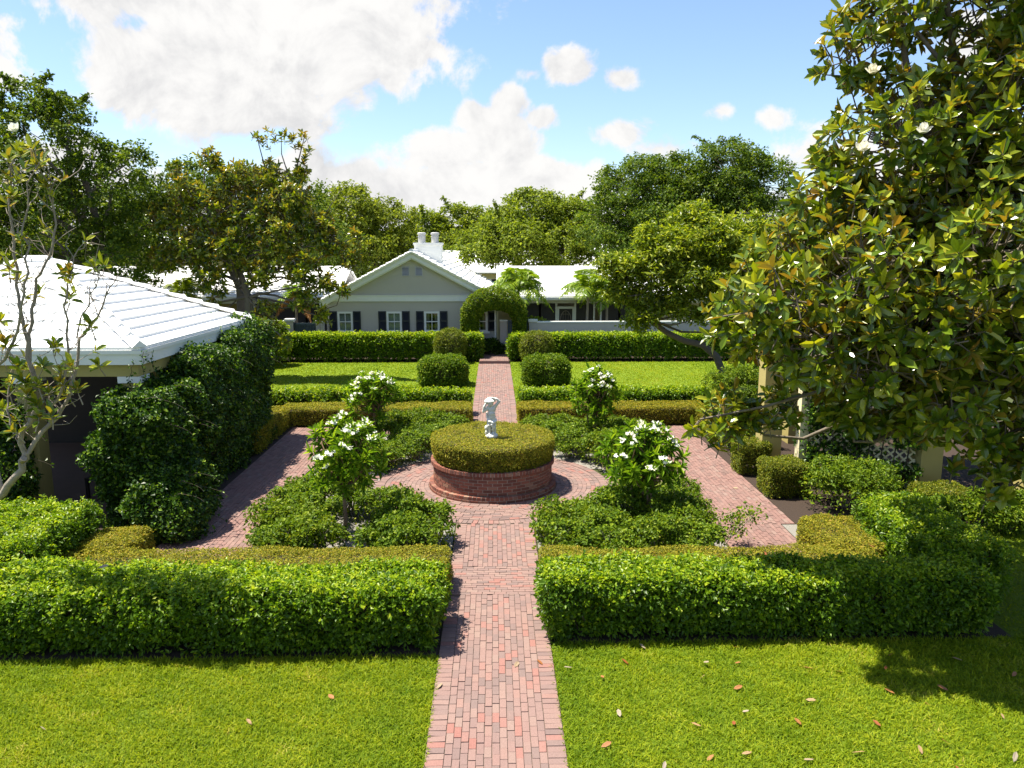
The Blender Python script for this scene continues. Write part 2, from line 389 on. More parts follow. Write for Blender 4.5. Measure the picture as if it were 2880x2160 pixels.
def tree(name, label, base, fork, blobs, tr, ncl, lpc, cr, L, W, mat, bark='bark', group=None, up=.55, kind_='r', shell=(.55, 1.03), twigs=.35, sprays=0, flat=.85, trunk_pts=None):
    t = thing(name, label, 'tree', (base[0], base[1], 0), group)
    s = M(); m = M()
    b0 = np.array([base[0], base[1], -.1]); f0 = np.array(fork, float)
    if trunk_pts is None: s.tube([b0, b0 * .6 + f0 * .4 + rv(1, .1)[0] * [1, 1, 0], f0], [tr * 1.25, tr, tr * .75], 9)
    else: s.tube(trunk_pts, np.linspace(tr * 1.2, tr * .7, len(trunk_pts)), 9)
    B = np.array(blobs, float)
    hi = B[np.argmax(B[:, 2]), :3]; limb(s, f0, hi, tr * .7, tr * .2, .05, 8, 7)
    for b in B:
        q = f0 + (hi - f0) * np.clip((b[2] - f0[2]) / max(hi[2] - f0[2], .1) * .55 - .05, 0, .8)
        limb(s, q, b[:3], tr * .38, tr * .10, .14)
    w = B[:, 3] ** 2; w /= w.sum()
    ib = rng.choice(len(B), ncl, p=w)
    D = unit(rv(ncl) + np.array([0, 0, .25]))
    rad = B[ib, 3] * (shell[0] + (shell[1] - shell[0]) * rng.random(ncl) ** .6)
    Cc = B[ib, :3] + D * rad[:, None] * np.array([1, 1, flat])
    sz = cr * rng.uniform(.6, 1.4, ncl)
    for i in np.nonzero(rng.random(ncl) < twigs)[0]:
        limb(s, B[ib[i], :3] * .7 + Cc[i] * .3, Cc[i], tr * .06, tr * .02, .1, 4, 4)
    ii = np.repeat(np.arange(ncl), lpc); n = len(ii)
    X = unit(rv(n)); q = rng.random(n) ** .45
    P = Cc[ii] + X * (q * sz[ii])[:, None] * np.array([1, 1, .62])
    put_leaves(m, P, unit(D[ii] * .5 + X), L, W, up, .55, .5, kind_)
    for k in range(sprays):
        b = B[rng.integers(len(B))]; d = unit(np.array([rng.normal(), rng.normal() * .5, 1.0 + .3 * rng.random()])[None])[0]
        st = b[:3] + d * b[3] * .7; ln = b[3] * rng.uniform(.45, .8)
        T = np.linspace(0, 1, 7)[:, None]; Q = st + d * ln * T + np.array([d[0] * .8, d[1] * .8, -.35]) * ln * .5 * T ** 2
        s.tube(Q, np.linspace(tr * .1, tr * .03, 7), 5)
        n = 130; tt = rng.random(n); P = st + d * ln * tt[:, None] + np.array([d[0] * .8, d[1] * .8, -.35]) * ln * .5 * tt[:, None] ** 2 + rv(n, .10) * (1.3 - tt[:, None])
        put_leaves(m, P, unit(rv(n) + [0, 0, .5]), L, W, up, .6, .5, kind_)
    m.build('crown', [MT[mat]], t)
    s.build('trunk', MT[bark], t, smooth=True)
    return t

def rosette(m, s, c, d, n, L, W, mat=0, stem=.35, sr=.006, spread=(.35, 1.35), kind_='h', curl=.16, rp=1.):
    """whorl of leaves round a shoot tip pointing along d"""
    c = np.asarray(c, float); d = unit(np.asarray(d, float)[None])[0]
    a = rng.random() * 6.28 + 2.4 * np.arange(n); th = np.linspace(spread[0], spread[1], n) + rng.normal(size=n) * .12
    e1 = unit(np.cross(d, [.3, .2, .9])[None])[0]; e2 = np.cross(d, e1)
    R = np.cos(a)[:, None] * e1 + np.sin(a)[:, None] * e2
    T = np.cos(th)[:, None] * d + np.sin(th)[:, None] * R
    N = unit(np.sin(th)[:, None] * d - np.cos(th)[:, None] * R + rv(n, .15))
    P = c - d * (np.linspace(0, 1, n)[:, None] * L * .45)
    m.leaves(P, N, T, L * (1 + .18 * rng.normal(size=n)), W * (1 + .15 * rng.normal(size=n)), rng.random(n) ** rp, kind_, curl=curl, fold=.10, mat=mat)
    if s is not None: s.tube([c - d * stem + rv(1, .02)[0], c - d * stem * .4, c], [sr * 1.6, sr * 1.2, sr], 5)

def blossom_mesh(c, size, petals=8):
    m = M(); c = np.asarray(c, float); a = np.linspace(0, 2 * PI, petals, endpoint=False) + rng.random()
    th = np.where(np.arange(petals) % 2 == 0, .55, 1.05)
    R = np.stack([np.cos(a), np.sin(a), 0 * a], 1); d = unit(np.array([[-.25, -.6, .75]]))[0]
    e1 = unit(np.cross(d, [0, 0, 1.])[None])[0]; e2 = np.cross(d, e1)
    R = np.cos(a)[:, None] * e1 + np.sin(a)[:, None] * e2
    T = np.cos(th)[:, None] * d + np.sin(th)[:, None] * R; N = np.sin(th)[:, None] * d - np.cos(th)[:, None] * R
    m.leaves(np.repeat(c[None], petals, 0), N, T, size, size * .75, rng.random(petals), 'h', curl=-.25, fold=.18)
    m.ell(c + d * size * .12, (size * .08, size * .08, size * .14), 8, 5)
    return m

exec_order = []
# ================================================================== SETTING
def sheet(name, polys, z, mat):
    m = M()
    for (x0, x1, y0, y1) in polys: m.add([(x0, y0, z), (x1, y0, z), (x1, y1, z), (x0, y1, z)], [(0, 1, 2, 3)])
    return kind(m.build(name, MT[mat]), 'structure')
sheet('ground', [(-700, 700, -60, 1300)], 0, 'field')
sheet('lawn', [(-14, -.775, 3, 9.62), (.775, 16, 3, 9.95), (7.35, 16, 9.95, 12.25), (8.1, 16, 12.25, 14.6), (-15, -.775, 25.6, 37.95), (.775, 16, 25.6, 37.95)], .008, 'lawn')
sheet('soil', [(-14, -.78, 9.62, 12.25), (.78, 7.35, 9.95, 12.25), (-9.6, -6.2, 12.25, 25.6), (6.05, 8.1, 12.25, 25.6), (-15, -.8, 37.95, 40.4), (.8, 16, 37.95, 40.0), (-6.2, -.8, 23.45, 25.6), (.8, 6.05, 23.45, 25.6), (8.1, 17, 14.6, 24)], .012, 'mulch')
sheet('gravel', [(-4.5, -.8, 12.25, 16.0), (.8, 4.3, 12.25, 16.0), (-4.5, -.8, 18.7, 22.4), (.8, 4.4, 18.7, 22.4), (-4.5, -2.7, 16.0, 18.7), (2.7, 4.3, 16.0, 18.7), (5.75, 6.05, 12.25, 14.6)], .016, 'gravel')

def grid_bricks(x0, x1, y0, y1, along, border=True):
    """running-bond pavers, long side along 'y' or 'x'"""
    out = []
    u, v, g = .19, .0868, .0075
    a0, a1, b0, b1 = (x0, x1, y0, y1) if along == 'y' else (y0, y1, x0, x1)
    nc = max(1, round((a1 - a0) / v)); w = (a1 - a0) / nc
    for i in range(nc):
        nr = int((b1 - b0) / u) + 2; sh = (i % 2) * u / 2 + rng.uniform(-.02, .02)
        for j in range(nr):
            lo, hi = max(b0, b0 - u + j * u + sh), min(b1, b0 + j * u + sh)
            if hi - lo < .04: continue
            ca, cb = a0 + (i + .5) * w, (lo + hi) / 2
            out.append((ca, cb, 0., w - g, hi - lo - g) if along == 'y' else (cb, ca, 0., hi - lo - g, w - g))
    return out
def lay(name, bricks, mat, top=.036, beds=()):
    m = M(); B = np.array(bricks); n = len(B)
    for b in beds: m.add([(b[0], b[2], .022), (b[1], b[2], .022), (b[1], b[3], .022), (b[0], b[3], .022)], [(0, 1, 2, 3)], .5, 1)
    j = rng.normal(size=n) * .0018
    B[:, 0] += rng.normal(size=n) * .0015; B[:, 1] += rng.normal(size=n) * .0015
    m.blocks(B[:, 0], B[:, 1], top - .02 + j, B[:, 2] + rng.normal(size=n) * .008, B[:, 3], B[:, 4], .04, rng.random(n), 0, .012)
    return m
def in_ring(b, r): return math.hypot(b[0] - PC[0], b[1] - PC[1]) < r
PC = (-.05, 17.45)
bricks = []
for (y0, y1) in ((3.0, 11.5), (12.6, 37.2)):
    bricks += grid_bricks(-.56, .56, y0, y1, 'y')
    for sx in (-1, 1): bricks += grid_bricks(min(sx * .765, sx * .562), max(sx * .765, sx * .562), y0, y1, 'x') if False else [(sx * .664, y0 + (k + .5) * .1015, 0., .197, .0945) for k in range(int((y1 - y0) / .1015))]
bricks += grid_bricks(-.765, .765, 11.5, 12.6, 'x')
bricks = [b for b in bricks if not in_ring(b, 2.76)]
m = lay('path', bricks, 'paver', beds=[(-.77, .77, 3, 37.2)])
p_ = m.build('path', [MT['paver'], MT['sand']]); kind(p_, 'structure')
# raised landing at the gate
m = lay('landing', [(b[0], b[1], b[2], b[3], b[4]) for b in grid_bricks(-.72, .72, 37.22, 39.7, 'x')], 'paver', .176)
m.box(-.73, .73, 37.2, 39.7, 0, .15, .5, 0)
kind(m.build('path_landing', [MT['paver'], MT['sand']]), 'structure')
# ring round the planter
bricks = []
r = 1.50
while r < 2.5:
    k = int(2 * PI * (r + .05) / .205); o = rng.random()
    for i in range(k):
        a = 2 * PI * (i + o) / k; bricks.append((PC[0] + (r + .05) * math.cos(a), PC[1] + (r + .05) * math.sin(a), a + PI / 2, .196, .093))
    r += .1005
k = int(2 * PI * 2.63 / .106)
for i in range(k):
    a = 2 * PI * i / k; bricks.append((PC[0] + 2.63 * math.cos(a), PC[1] + 2.63 * math.sin(a), a, .20, .094))
m = lay('ring', bricks, 'paver', .038)
m.lathe((PC[0], PC[1], .024), [(1.3, 0), (2.74, 0)], 72, .5, 1)
kind(m.build('path_ring', [MT['paver'], MT['sand']]), 'structure')
# side and back walks
bricks = grid_bricks(-6.25, -4.5, 12.25, 23.45, 'y') + grid_bricks(4.35, 5.72, 12.3, 14.6, 'y') + grid_bricks(4.35, 6.02, 14.6, 23.45, 'y') + grid_bricks(-4.5, -.8, 22.45, 23.45, 'x') + grid_bricks(.8, 4.35, 22.45, 23.45, 'x')
bricks += [b for b in grid_bricks(-4.5, -2.0, 16.75, 18.15, 'x') + grid_bricks(2., 4.35, 16.75, 18.15, 'x') if not in_ring(b, 2.8)]
m = lay('walk', bricks, 'walk', .034, beds=[(-6.25, -4.5, 12.25, 23.45), (4.35, 6.02, 14.6, 23.45), (4.35, 5.72, 12.3, 14.6), (-4.5, -.8, 22.45, 23.45), (.8, 4.35, 22.45, 23.45)])
kind(m.build('walkway', [MT['walk'], MT['sand']]), 'structure')

def grass(name, x0, x1, y0, y1, n, h, w, keep=None, lab=None):
    P = np.stack([x0 + (x1 - x0) * rng.random(n), y0 + (y1 - y0) * rng.random(n), np.full(n, .005)], 1)
    den = .5 + .5 * sn(P * [1, 1, 0], 3.5, 9)
    P = P[rng.random(n) < .55 + .45 * den]; n = len(P)
    T = unit(np.array([0, 0, .85]) + rv(n, .48)); N = unit(rv(n) * [1, 1, .3] + [0, 0, .55])
    m = M(); m.leaves(P, N, T, h * (.55 + .7 * rng.random(n)), w * (.7 + .6 * rng.random(n)), np.clip(rng.random(n) * .75 + .08 + .20 * sn(P * [1, 1, 0], 1.1, 4) + .16 * sn(P * [1, 1, 0], 4.5, 6), 0, 1), 'r', curl=.35, fold=.0)
    o = m.build(name, MT['grass'], loc=((x0 + x1) / 2, (y0 + y1) / 2, 0)); o['kind'] = 'stuff'; o['label'] = lab; o['category'] = 'grass'
    return o
grass('grass', -7.4, -.755, 6.6, 9.66, 125000, .080, .0105, lab='mown bright green grass on the front lawn left of the brick path')
grass('grass', .755, 8.2, 6.4, 9.98, 140000, .080, .0105, lab='mown bright green grass with fallen leaves, front lawn right of the brick path')
grass('grass', 7.4, 13, 9.5, 14.4, 32000, .07, .014, lab='shaded grass strip beside the pergola and the outer hedge')
grass('grass', -12.5, -.755, 25.9, 38.0, 70000, .06, .03, lab='sunny grass of the left far lawn in front of the grey house')
grass('grass', .755, 14, 25.9, 38.0, 75000, .06, .03, lab='sunny grass of the right far lawn in front of the garden wall')

# ================================================================== PLANTER, HEDGE, STATUE
pl = thing('brick_planter', 'round red brick planter with rowlock cap in the middle of the garden', 'planter', (PC[0], PC[1], 0))
def ringbricks(m, r, z, n, lx, ly, lz, off=0.):
    a = 2 * PI * (np.arange(n) + off) / n
    m.blocks(PC[0] + r * np.cos(a), PC[1] + r * np.sin(a), z, a + PI / 2, lx, ly, lz, rng.random(n), 0, .006)
m = M()
for k in range(6):
    ringbricks(m, 1.33, .20 + k * .071, 40, .195, .10, .056, .5 * (k % 2))
m.lathe((PC[0], PC[1], 0), [(1.372, .03), (1.372, .60), (1.2, .60), (1.2, .1)], 80, .5, 1)
m.build('wall', [MT['wallbrick'], MT['mortar']], pl)
m = M(); ringbricks(m, 1.365, .125, 92, .083, .22, .066); ringbricks(m, 1.365, .048, 46, .180, .235, .060, .5)
m.lathe((PC[0], PC[1], 0), [(1.472, .02), (1.472, .09), (1.462, .154), (1.2, .154)], 80, .5, 1)
m.build('base_step', [MT['wallbrick'], MT['mortar']], pl)
m = M(); ringbricks(m, 1.335, .648, 112, .062, .205, .085)
m.lathe((PC[0], PC[1], 0), [(1.43, .61), (1.43, .68), (1.24, .683), (1.24, .6)], 80, .5, 1)
m.build('cap', [MT['wallbrick'], MT['mortar']], pl)
m = M(); m.lathe((PC[0], PC[1], 0), [(0.001, .60), (1.22, .60)], 48); m.build('soil', MT['soil'], pl)

def round_hedge():
    t = thing('hedge', 'round clipped olive hedge growing inside the brick planter', 'hedge', (PC[0], PC[1], .6))
    R, z0, z1, rr = 1.44, .66, 1.235, .09
    m = M(); n = 52000
    top = rng.random(n) < .42
    a = rng.random(n) * 2 * PI
    rad = np.where(top, R * np.sqrt(rng.random(n)), R); z = np.where(top, z1, z0 + (z1 - z0) * rng.random(n))
    q = np.minimum(rad, R - rr); qz = np.minimum(z, z1 - rr)
    dr, dz = rad - q, z - qz; l = np.hypot(dr, dz) + 1e-6
    dr, dz = dr / l, dz / l
    # side narrows towards the planter
    taper = np.clip((z1 - .1 - z) / (z1 - z0), 0, 1) ** 1.5 * .14
    P = np.stack([(q + dr * rr - taper) * np.cos(a), (q + dr * rr - taper) * np.sin(a), qz + dz * rr], 1)
    Nn = np.stack([dr * np.cos(a), dr * np.sin(a), dz], 1)
    d = .03 * sn(P, 3., 2) + .02 * sn(P, 9., 3) - .07 * rng.random(n) ** 2
    P = P + Nn * d[:, None] + np.array([PC[0], PC[1], 0])
    put_leaves(m, P, Nn, .036, .019, .85, .6, .5)
    m.lathe((PC[0], PC[1], 0), [(1.1, .62), (1.28, .95), (1.3, 1.12), (1.2, 1.15), (.001, 1.15)], 40, .2, 1)
    s = M()
    for i in range(26):
        b = 2 * PI * i / 26; x, y = PC[0] + 1.05 * math.cos(b), PC[1] + 1.05 * math.sin(b)
        s.tube([(x, y, .6), (x + .08 * math.cos(b), y + .08 * math.sin(b), .8), (x, y, 1.1)], [.014, .01, .006], 5)
    grow(m, s, [MT['olive'], MT['twig']], MT['twig'], t)
round_hedge()

def statue():
    x, y, z = -.07, 17.2, 1.20
    t = thing('statue', 'white cherub statue with both arms raised over its head, on the round hedge', 'statue', (x, y, z))
    def fin(o, vox, it=3):
        r = o.modifiers.new('remesh', 'REMESH'); r.mode = 'VOXEL'; r.voxel_size = vox; r.use_smooth_shade = True
        sm = o.modifiers.new('smooth', 'SMOOTH'); sm.factor = .5; sm.iterations = it
    o3 = np.array([x, y, z])
    m = M()   # body, one continuous surface
    E_ = lambda c, r, p=1.: m.ell(o3 + np.array(c), r, 18, 12, p=p)
    Tb = lambda pts, rad: m.tube(o3 + np.array(pts), rad, 10)
    E_((.005, 0, .50), (.088, .075, .085)); E_((.0, -.012, .57), (.082, .075, .085)); E_((.0, 0, .665), (.095, .07, .085))
    E_((-.065, 0, .715), (.045, .045, .045)); E_((.07, 0, .72), (.045, .045, .045))
    E_((-.03, -.01, .74), (.045, .045, .05))                       # neck
    E_((-.02, -.02, .815), (.068, .075, .082)); E_((-.03, -.085, .80), (.014, .02, .016))   # head, nose
    E_((-.05, -.075, .775), (.03, .02, .012)); E_((.035, -.03, .81), (.012, .02, .025)); E_((-.088, -.02, .81), (.012, .02, .025))
    Tb([(-.07, 0, .72), (-.14, -.02, .66), (-.185, -.02, .62)], [.042, .038, .033]); E_((-.185, -.02, .625), (.035, .033, .035))
    Tb([(-.185, -.02, .62), (-.165, -.04, .74), (-.115, -.04, .83)], [.032, .030, .024])
    Tb([(.075, 0, .725), (.13, -.01, .80), (.175, -.01, .855)], [.042, .038, .033]); E_((.175, -.01, .855), (.034, .033, .034))
    Tb([(.175, -.01, .855), (.12, -.03, .91), (.05, -.03, .935)], [.032, .029, .024])
    for s_, kx, ky in ((-1, -.055, -.045), (1, .06, -.03)):
        Tb([(.045 * s_, 0, .46), (kx, ky, .30), (.04 * s_, .0, .12)], [.064, .05, .034]); E_((kx, ky - .005, .30), (.047, .047, .05)); E_((.042 * s_, .005, .20), (.043, .045, .055))
        E_((.05 * s_, -.035, .115), (.032, .055, .022))
    for h, d in (((-.105, -.045, .845), (.5, -.25, .5)), ((.04, -.035, .94), (-.75, -.2, -.05))):
        h = np.array(h); d = unit(np.array([d]))[0]; e = unit(np.cross(d, [0, -1, .2])[None])[0]
        E_(h + d * .018, (.026, .02, .026))
        for k in range(5):
            f = h + d * .03 + e * (k - 2) * .0105
            Tb([f, f + d * .022, f + d * (.04 - .003 * abs(k - 1.5)) + np.array([0, .01, -.008])], [.0075, .007, .005])
    fin(m.build('body', MT['marble'], t), .0075)
    m = M()   # sack / cap carried on the head
    E_((-.035, .0, .875), (.115, .105, .055)); E_((-.02, .02, .905), (.085, .08, .045)); E_((-.12, .0, .85), (.045, .06, .05)); E_((.05, .02, .87), (.05, .06, .04)); E_((-.09, -.07, .855), (.05, .035, .035)); E_((.01, -.08, .862), (.06, .03, .03)); E_((-.04, -.095, .85), (.055, .02, .025))
    fin(m.build('bundle', MT['marble'], t), .008, 2)
    m = M()   # drapery
    Tb([(-.095, -.02, .43), (-.04, -.085, .40), (.03, -.095, .37), (.09, -.05, .40), (.095, .03, .44)], [.03, .036, .04, .034, .028])
    Tb([(.06, -.09, .38), (.0, -.10, .33), (.05, -.095, .26), (.02, -.085, .20)], [.032, .038, .036, .026])
    Tb([(-.09, -.01, .45), (-.105, .0, .55), (-.1, .04, .60)], [.026, .022, .02])
    Tb([(.0, .085, .46), (-.05, .09, .30), (-.09, .05, .16), (-.10, .02, .08)], [.05, .055, .055, .06]); Tb([(.06, .07, .45), (.05, .085, .28), (.05, .07, .1)], [.05, .055, .06])
    E_((-.12, -.01, .24), (.042, .05, .06)); E_((-.115, -.03, .15), (.035, .04, .05))
    fin(m.build('drapery', MT['marble'], t), .009, 2)
    m = M()   # rough rock base
    E_((0, 0, .055), (.135, .125, .06), .7)
    for k in range(14):
        a = k * .45; E_((.10 * math.cos(a), .095 * math.sin(a), .04 + .03 * rng.random()), (.045, .045, .04))
    E_((0, .02, .10), (.09, .08, .03))
    fin(m.build('base', MT['marble'], t), .012, 1)
statue()
# ================================================================== HEDGES
HB, HO = 'bright green hedges outside the garden', 'low olive box hedges edging the beds'
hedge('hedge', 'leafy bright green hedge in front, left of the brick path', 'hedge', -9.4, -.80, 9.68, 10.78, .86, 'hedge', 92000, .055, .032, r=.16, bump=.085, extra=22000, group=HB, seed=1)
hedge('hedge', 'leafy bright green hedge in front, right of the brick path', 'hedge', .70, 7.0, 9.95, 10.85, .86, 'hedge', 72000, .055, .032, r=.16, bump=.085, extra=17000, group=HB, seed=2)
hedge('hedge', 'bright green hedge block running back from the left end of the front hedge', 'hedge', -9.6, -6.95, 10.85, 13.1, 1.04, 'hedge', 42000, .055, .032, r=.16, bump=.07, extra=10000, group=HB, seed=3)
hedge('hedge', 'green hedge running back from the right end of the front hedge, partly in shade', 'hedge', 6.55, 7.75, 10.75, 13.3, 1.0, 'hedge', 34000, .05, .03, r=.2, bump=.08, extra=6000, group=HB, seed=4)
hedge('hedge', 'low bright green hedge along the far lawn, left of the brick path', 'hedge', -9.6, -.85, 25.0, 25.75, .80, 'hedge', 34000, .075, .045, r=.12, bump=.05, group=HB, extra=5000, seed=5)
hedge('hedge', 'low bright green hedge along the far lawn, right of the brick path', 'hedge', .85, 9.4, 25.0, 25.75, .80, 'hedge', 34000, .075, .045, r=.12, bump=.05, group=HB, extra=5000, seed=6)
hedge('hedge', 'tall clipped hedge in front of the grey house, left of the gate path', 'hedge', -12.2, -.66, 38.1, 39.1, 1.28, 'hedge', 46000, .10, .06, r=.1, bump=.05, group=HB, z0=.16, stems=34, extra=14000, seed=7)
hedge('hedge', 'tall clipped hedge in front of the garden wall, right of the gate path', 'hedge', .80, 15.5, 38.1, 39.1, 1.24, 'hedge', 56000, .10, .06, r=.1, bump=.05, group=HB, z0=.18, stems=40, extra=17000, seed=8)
hedge('hedge', 'low flat olive hedge behind the front bright hedge, left of the brick path', 'hedge', -7.0, -.74, 10.95, 12.15, .62, 'olive', 68000, .034, .017, r=.09, bump=.035, group=HO, seed=9)
hedge('hedge', 'low flat olive hedge behind the front bright hedge, right of the brick path', 'hedge', .76, 6.2, 10.98, 12.1, .60, 'olive', 60000, .034, .017, r=.09, bump=.035, group=HO, seed=10)
hedge('hedge', 'low olive hedge lump beside the left brick walk under the vine', 'hedge', -7.0, -6.05, 12.05, 13.3, .64, 'olive', 20000, .036, .018, r=.2, bump=.05, group=HO, seed=11)
hedge('hedge', 'low olive hedge at the near end of the right brick walk, half in shade', 'hedge', 5.55, 6.75, 11.95, 13.6, .62, 'olive', 26000, .036, .018, r=.22, bump=.06, group=HO, seed=12)
hedge('hedge', 'low flat olive hedge behind the statue, left of the brick path', 'hedge', -6.7, -.72, 23.55, 24.6, .62, 'olive', 40000, .045, .023, r=.07, bump=.03, group=HO, seed=13)
hedge('hedge', 'low flat olive hedge behind the statue, right of the brick path', 'hedge', .74, 6.7, 23.55, 24.6, .62, 'olive', 40000, .045, .023, r=.07, bump=.03, group=HO, seed=14)
hedge('hedge', 'olive hedge along the far left corner of the left brick walk', 'hedge', -7.2, -6.35, 20.2, 23.6, .66, 'olive', 22000, .045, .023, r=.1, bump=.05, group=HO, seed=15)
hedge('hedge', 'olive hedge along the far right corner of the right brick walk', 'hedge', 6.3, 7.1, 21.4, 23.6, .66, 'olive', 16000, .045, .023, r=.1, bump=.05, group=HO, seed=16)
TB = 'small clipped boxes by the yellow columns'
hedge('topiary_box', 'small clipped olive cube beside the far yellow column', 'topiary', 5.95, 6.75, 17.95, 18.75, .85, 'clip', 15000, .04, .02, r=.12, bump=.05, group=TB, seed=17)
hedge('topiary_box', 'larger clipped olive cube in front of the yellow columns with reddish stems', 'topiary', 6.05, 6.98, 16.2, 17.1, .80, 'clip', 18000, .04, .02, r=.14, bump=.05, group=TB, seed=18)
hedge('topiary_box', 'clipped olive box in front of the middle yellow column', 'topiary', 8.75, 9.85, 14.75, 15.6, .62, 'clip', 17000, .04, .02, r=.14, bump=.05, group=TB, seed=19)
TP = 'rounded topiary along the brick path'
def ball(name, label, c, r, n, L, W, p, mat='shrub', z0=.05):
    t = thing(name, label, 'topiary', (c[0], c[1], 0), TP)
    D = unit(rv(n)); f = lambda x: np.sign(x) * np.abs(x) ** p
    # superellipsoid direction -> surface
    el = np.arcsin(D[:, 2]); az = np.arctan2(D[:, 1], D[:, 0])
    S = np.stack([f(np.cos(el)) * f(np.cos(az)), f(np.cos(el)) * f(np.sin(az)), f(np.sin(el))], 1)
    k = 1 + .035 * sn(D, 4, 3) - .12 * rng.random(n) ** 2
    P = np.array(c) + S * k[:, None] * np.array(r); ok = P[:, 2] > z0; P, D2 = P[ok], unit(S / np.array(r))[ok]
    m = M(); put_clumps(m, P[::5], D2[::5], 6, L, W, L, .05, .45, .65, .6, 1.2)
    m.ell(c, [q - .16 for q in r], 16, 10, .15, 1, p)
    s = M()
    for i in range(5): s.tube([(c[0] + rng.normal() * .1, c[1] + rng.normal() * .1, 0), (c[0] + rng.normal() * .2, c[1] + rng.normal() * .2, c[2])], [.03, .015], 5)
    grow(m, s, [MT[mat], MT['twig']], MT['twig'], t)
ball('topiary_box', 'rounded clipped bush on the far lawn, left of the brick path', (-2.11, 31.35, .56), (.95, .85, .60), 17000, .085, .05, .62)
ball('topiary_box', 'rounded clipped bush on the far lawn, right of the brick path', (2.13, 31.35, .56), (.92, .85, .60), 17000, .085, .05, .62)
ball('topiary_ball', 'olive topiary ball against the tall hedge, left of the gate path', (-2.17, 37.75, .86), (.76, .76, .80), 12000, .062, .036, .85, 'clip')
ball('topiary_ball', 'olive topiary ball against the tall hedge, right of the gate path', (2.10, 37.75, .74), (.80, .76, .80), 12000, .062, .036, .85, 'clip')

def arch():
    t = thing('topiary_arch', 'leafy clipped arch of vines over the garden gate', 'topiary arch', (.0, 39.6, 0))
    cx, y, R, zc, r = .02, 39.55, 1.27, 2.05, .46
    n = 30000; L_leg = 2.0; L_arc = PI * R
    s = rng.random(n) * (2 * L_leg + L_arc)
    C_ = np.zeros((n, 3)); O = np.zeros((n, 3))
    a = s < L_leg; b = s > L_leg + L_arc; c = ~(a | b)
    C_[a] = np.stack([np.full(a.sum(), cx - R), np.full(a.sum(), y), s[a] + .05], 1); O[a] = [-1, 0, 0]
    q = 2 * L_leg + L_arc - s[b]; C_[b] = np.stack([np.full(b.sum(), cx + R), np.full(b.sum(), y), q + .05], 1); O[b] = [1, 0, 0]
    th = PI - (s[c] - L_leg) / R; O[c] = np.stack([np.cos(th), 0 * th, np.sin(th)], 1)
    C_[c] = np.array([cx, y, zc]) + O[c] * np.array([R, 1, R * .82])
    ph = rng.random(n) * 2 * PI
    D = np.cos(ph)[:, None] * O + np.sin(ph)[:, None] * np.array([0, 1, 0])
    rr = np.where(s < L_leg, .30 + .16 * s / L_leg, np.where(b, .26 + .08 * (2 * L_leg + L_arc - s) / L_leg, r + .12 * np.sin(np.clip((s - L_leg) / L_arc, 0, 1) * PI) - .16 * np.clip((s - L_leg) / L_arc - .45, 0, 1)))
    P = C_ + D * (rr * (1 + .10 * sn(C_ + D, 3.5, 8) - .25 * rng.random(n) ** 2))[:, None]
    ok = (np.abs(C_[:, 0] - cx) < 9) & ~(b & (P[:, 2] < 1.05 + .3 * rng.random(n)))
    m = M(); put_leaves(m, P[ok], D[ok], .09, .05, .5, .65, .5)
    s2 = M()
    for sx in (-1, 1):
        for k in range(4):
            s2.tube([(cx + sx * R + rng.normal() * .06, y + rng.normal() * .06, 0), (cx + sx * R + rng.normal() * .1, y, 1.0), (cx + sx * R * .97, y, 2.05)], [.03, .02, .02], 6)
    th = np.linspace(0, PI, 20); s2.tube(np.stack([cx + R * np.cos(th), 0 * th + y, zc + .82 * R * np.sin(th)], 1), .05, 6)
    grow(m, s2, [MT['shrub']], MT['twig'], t)
arch()

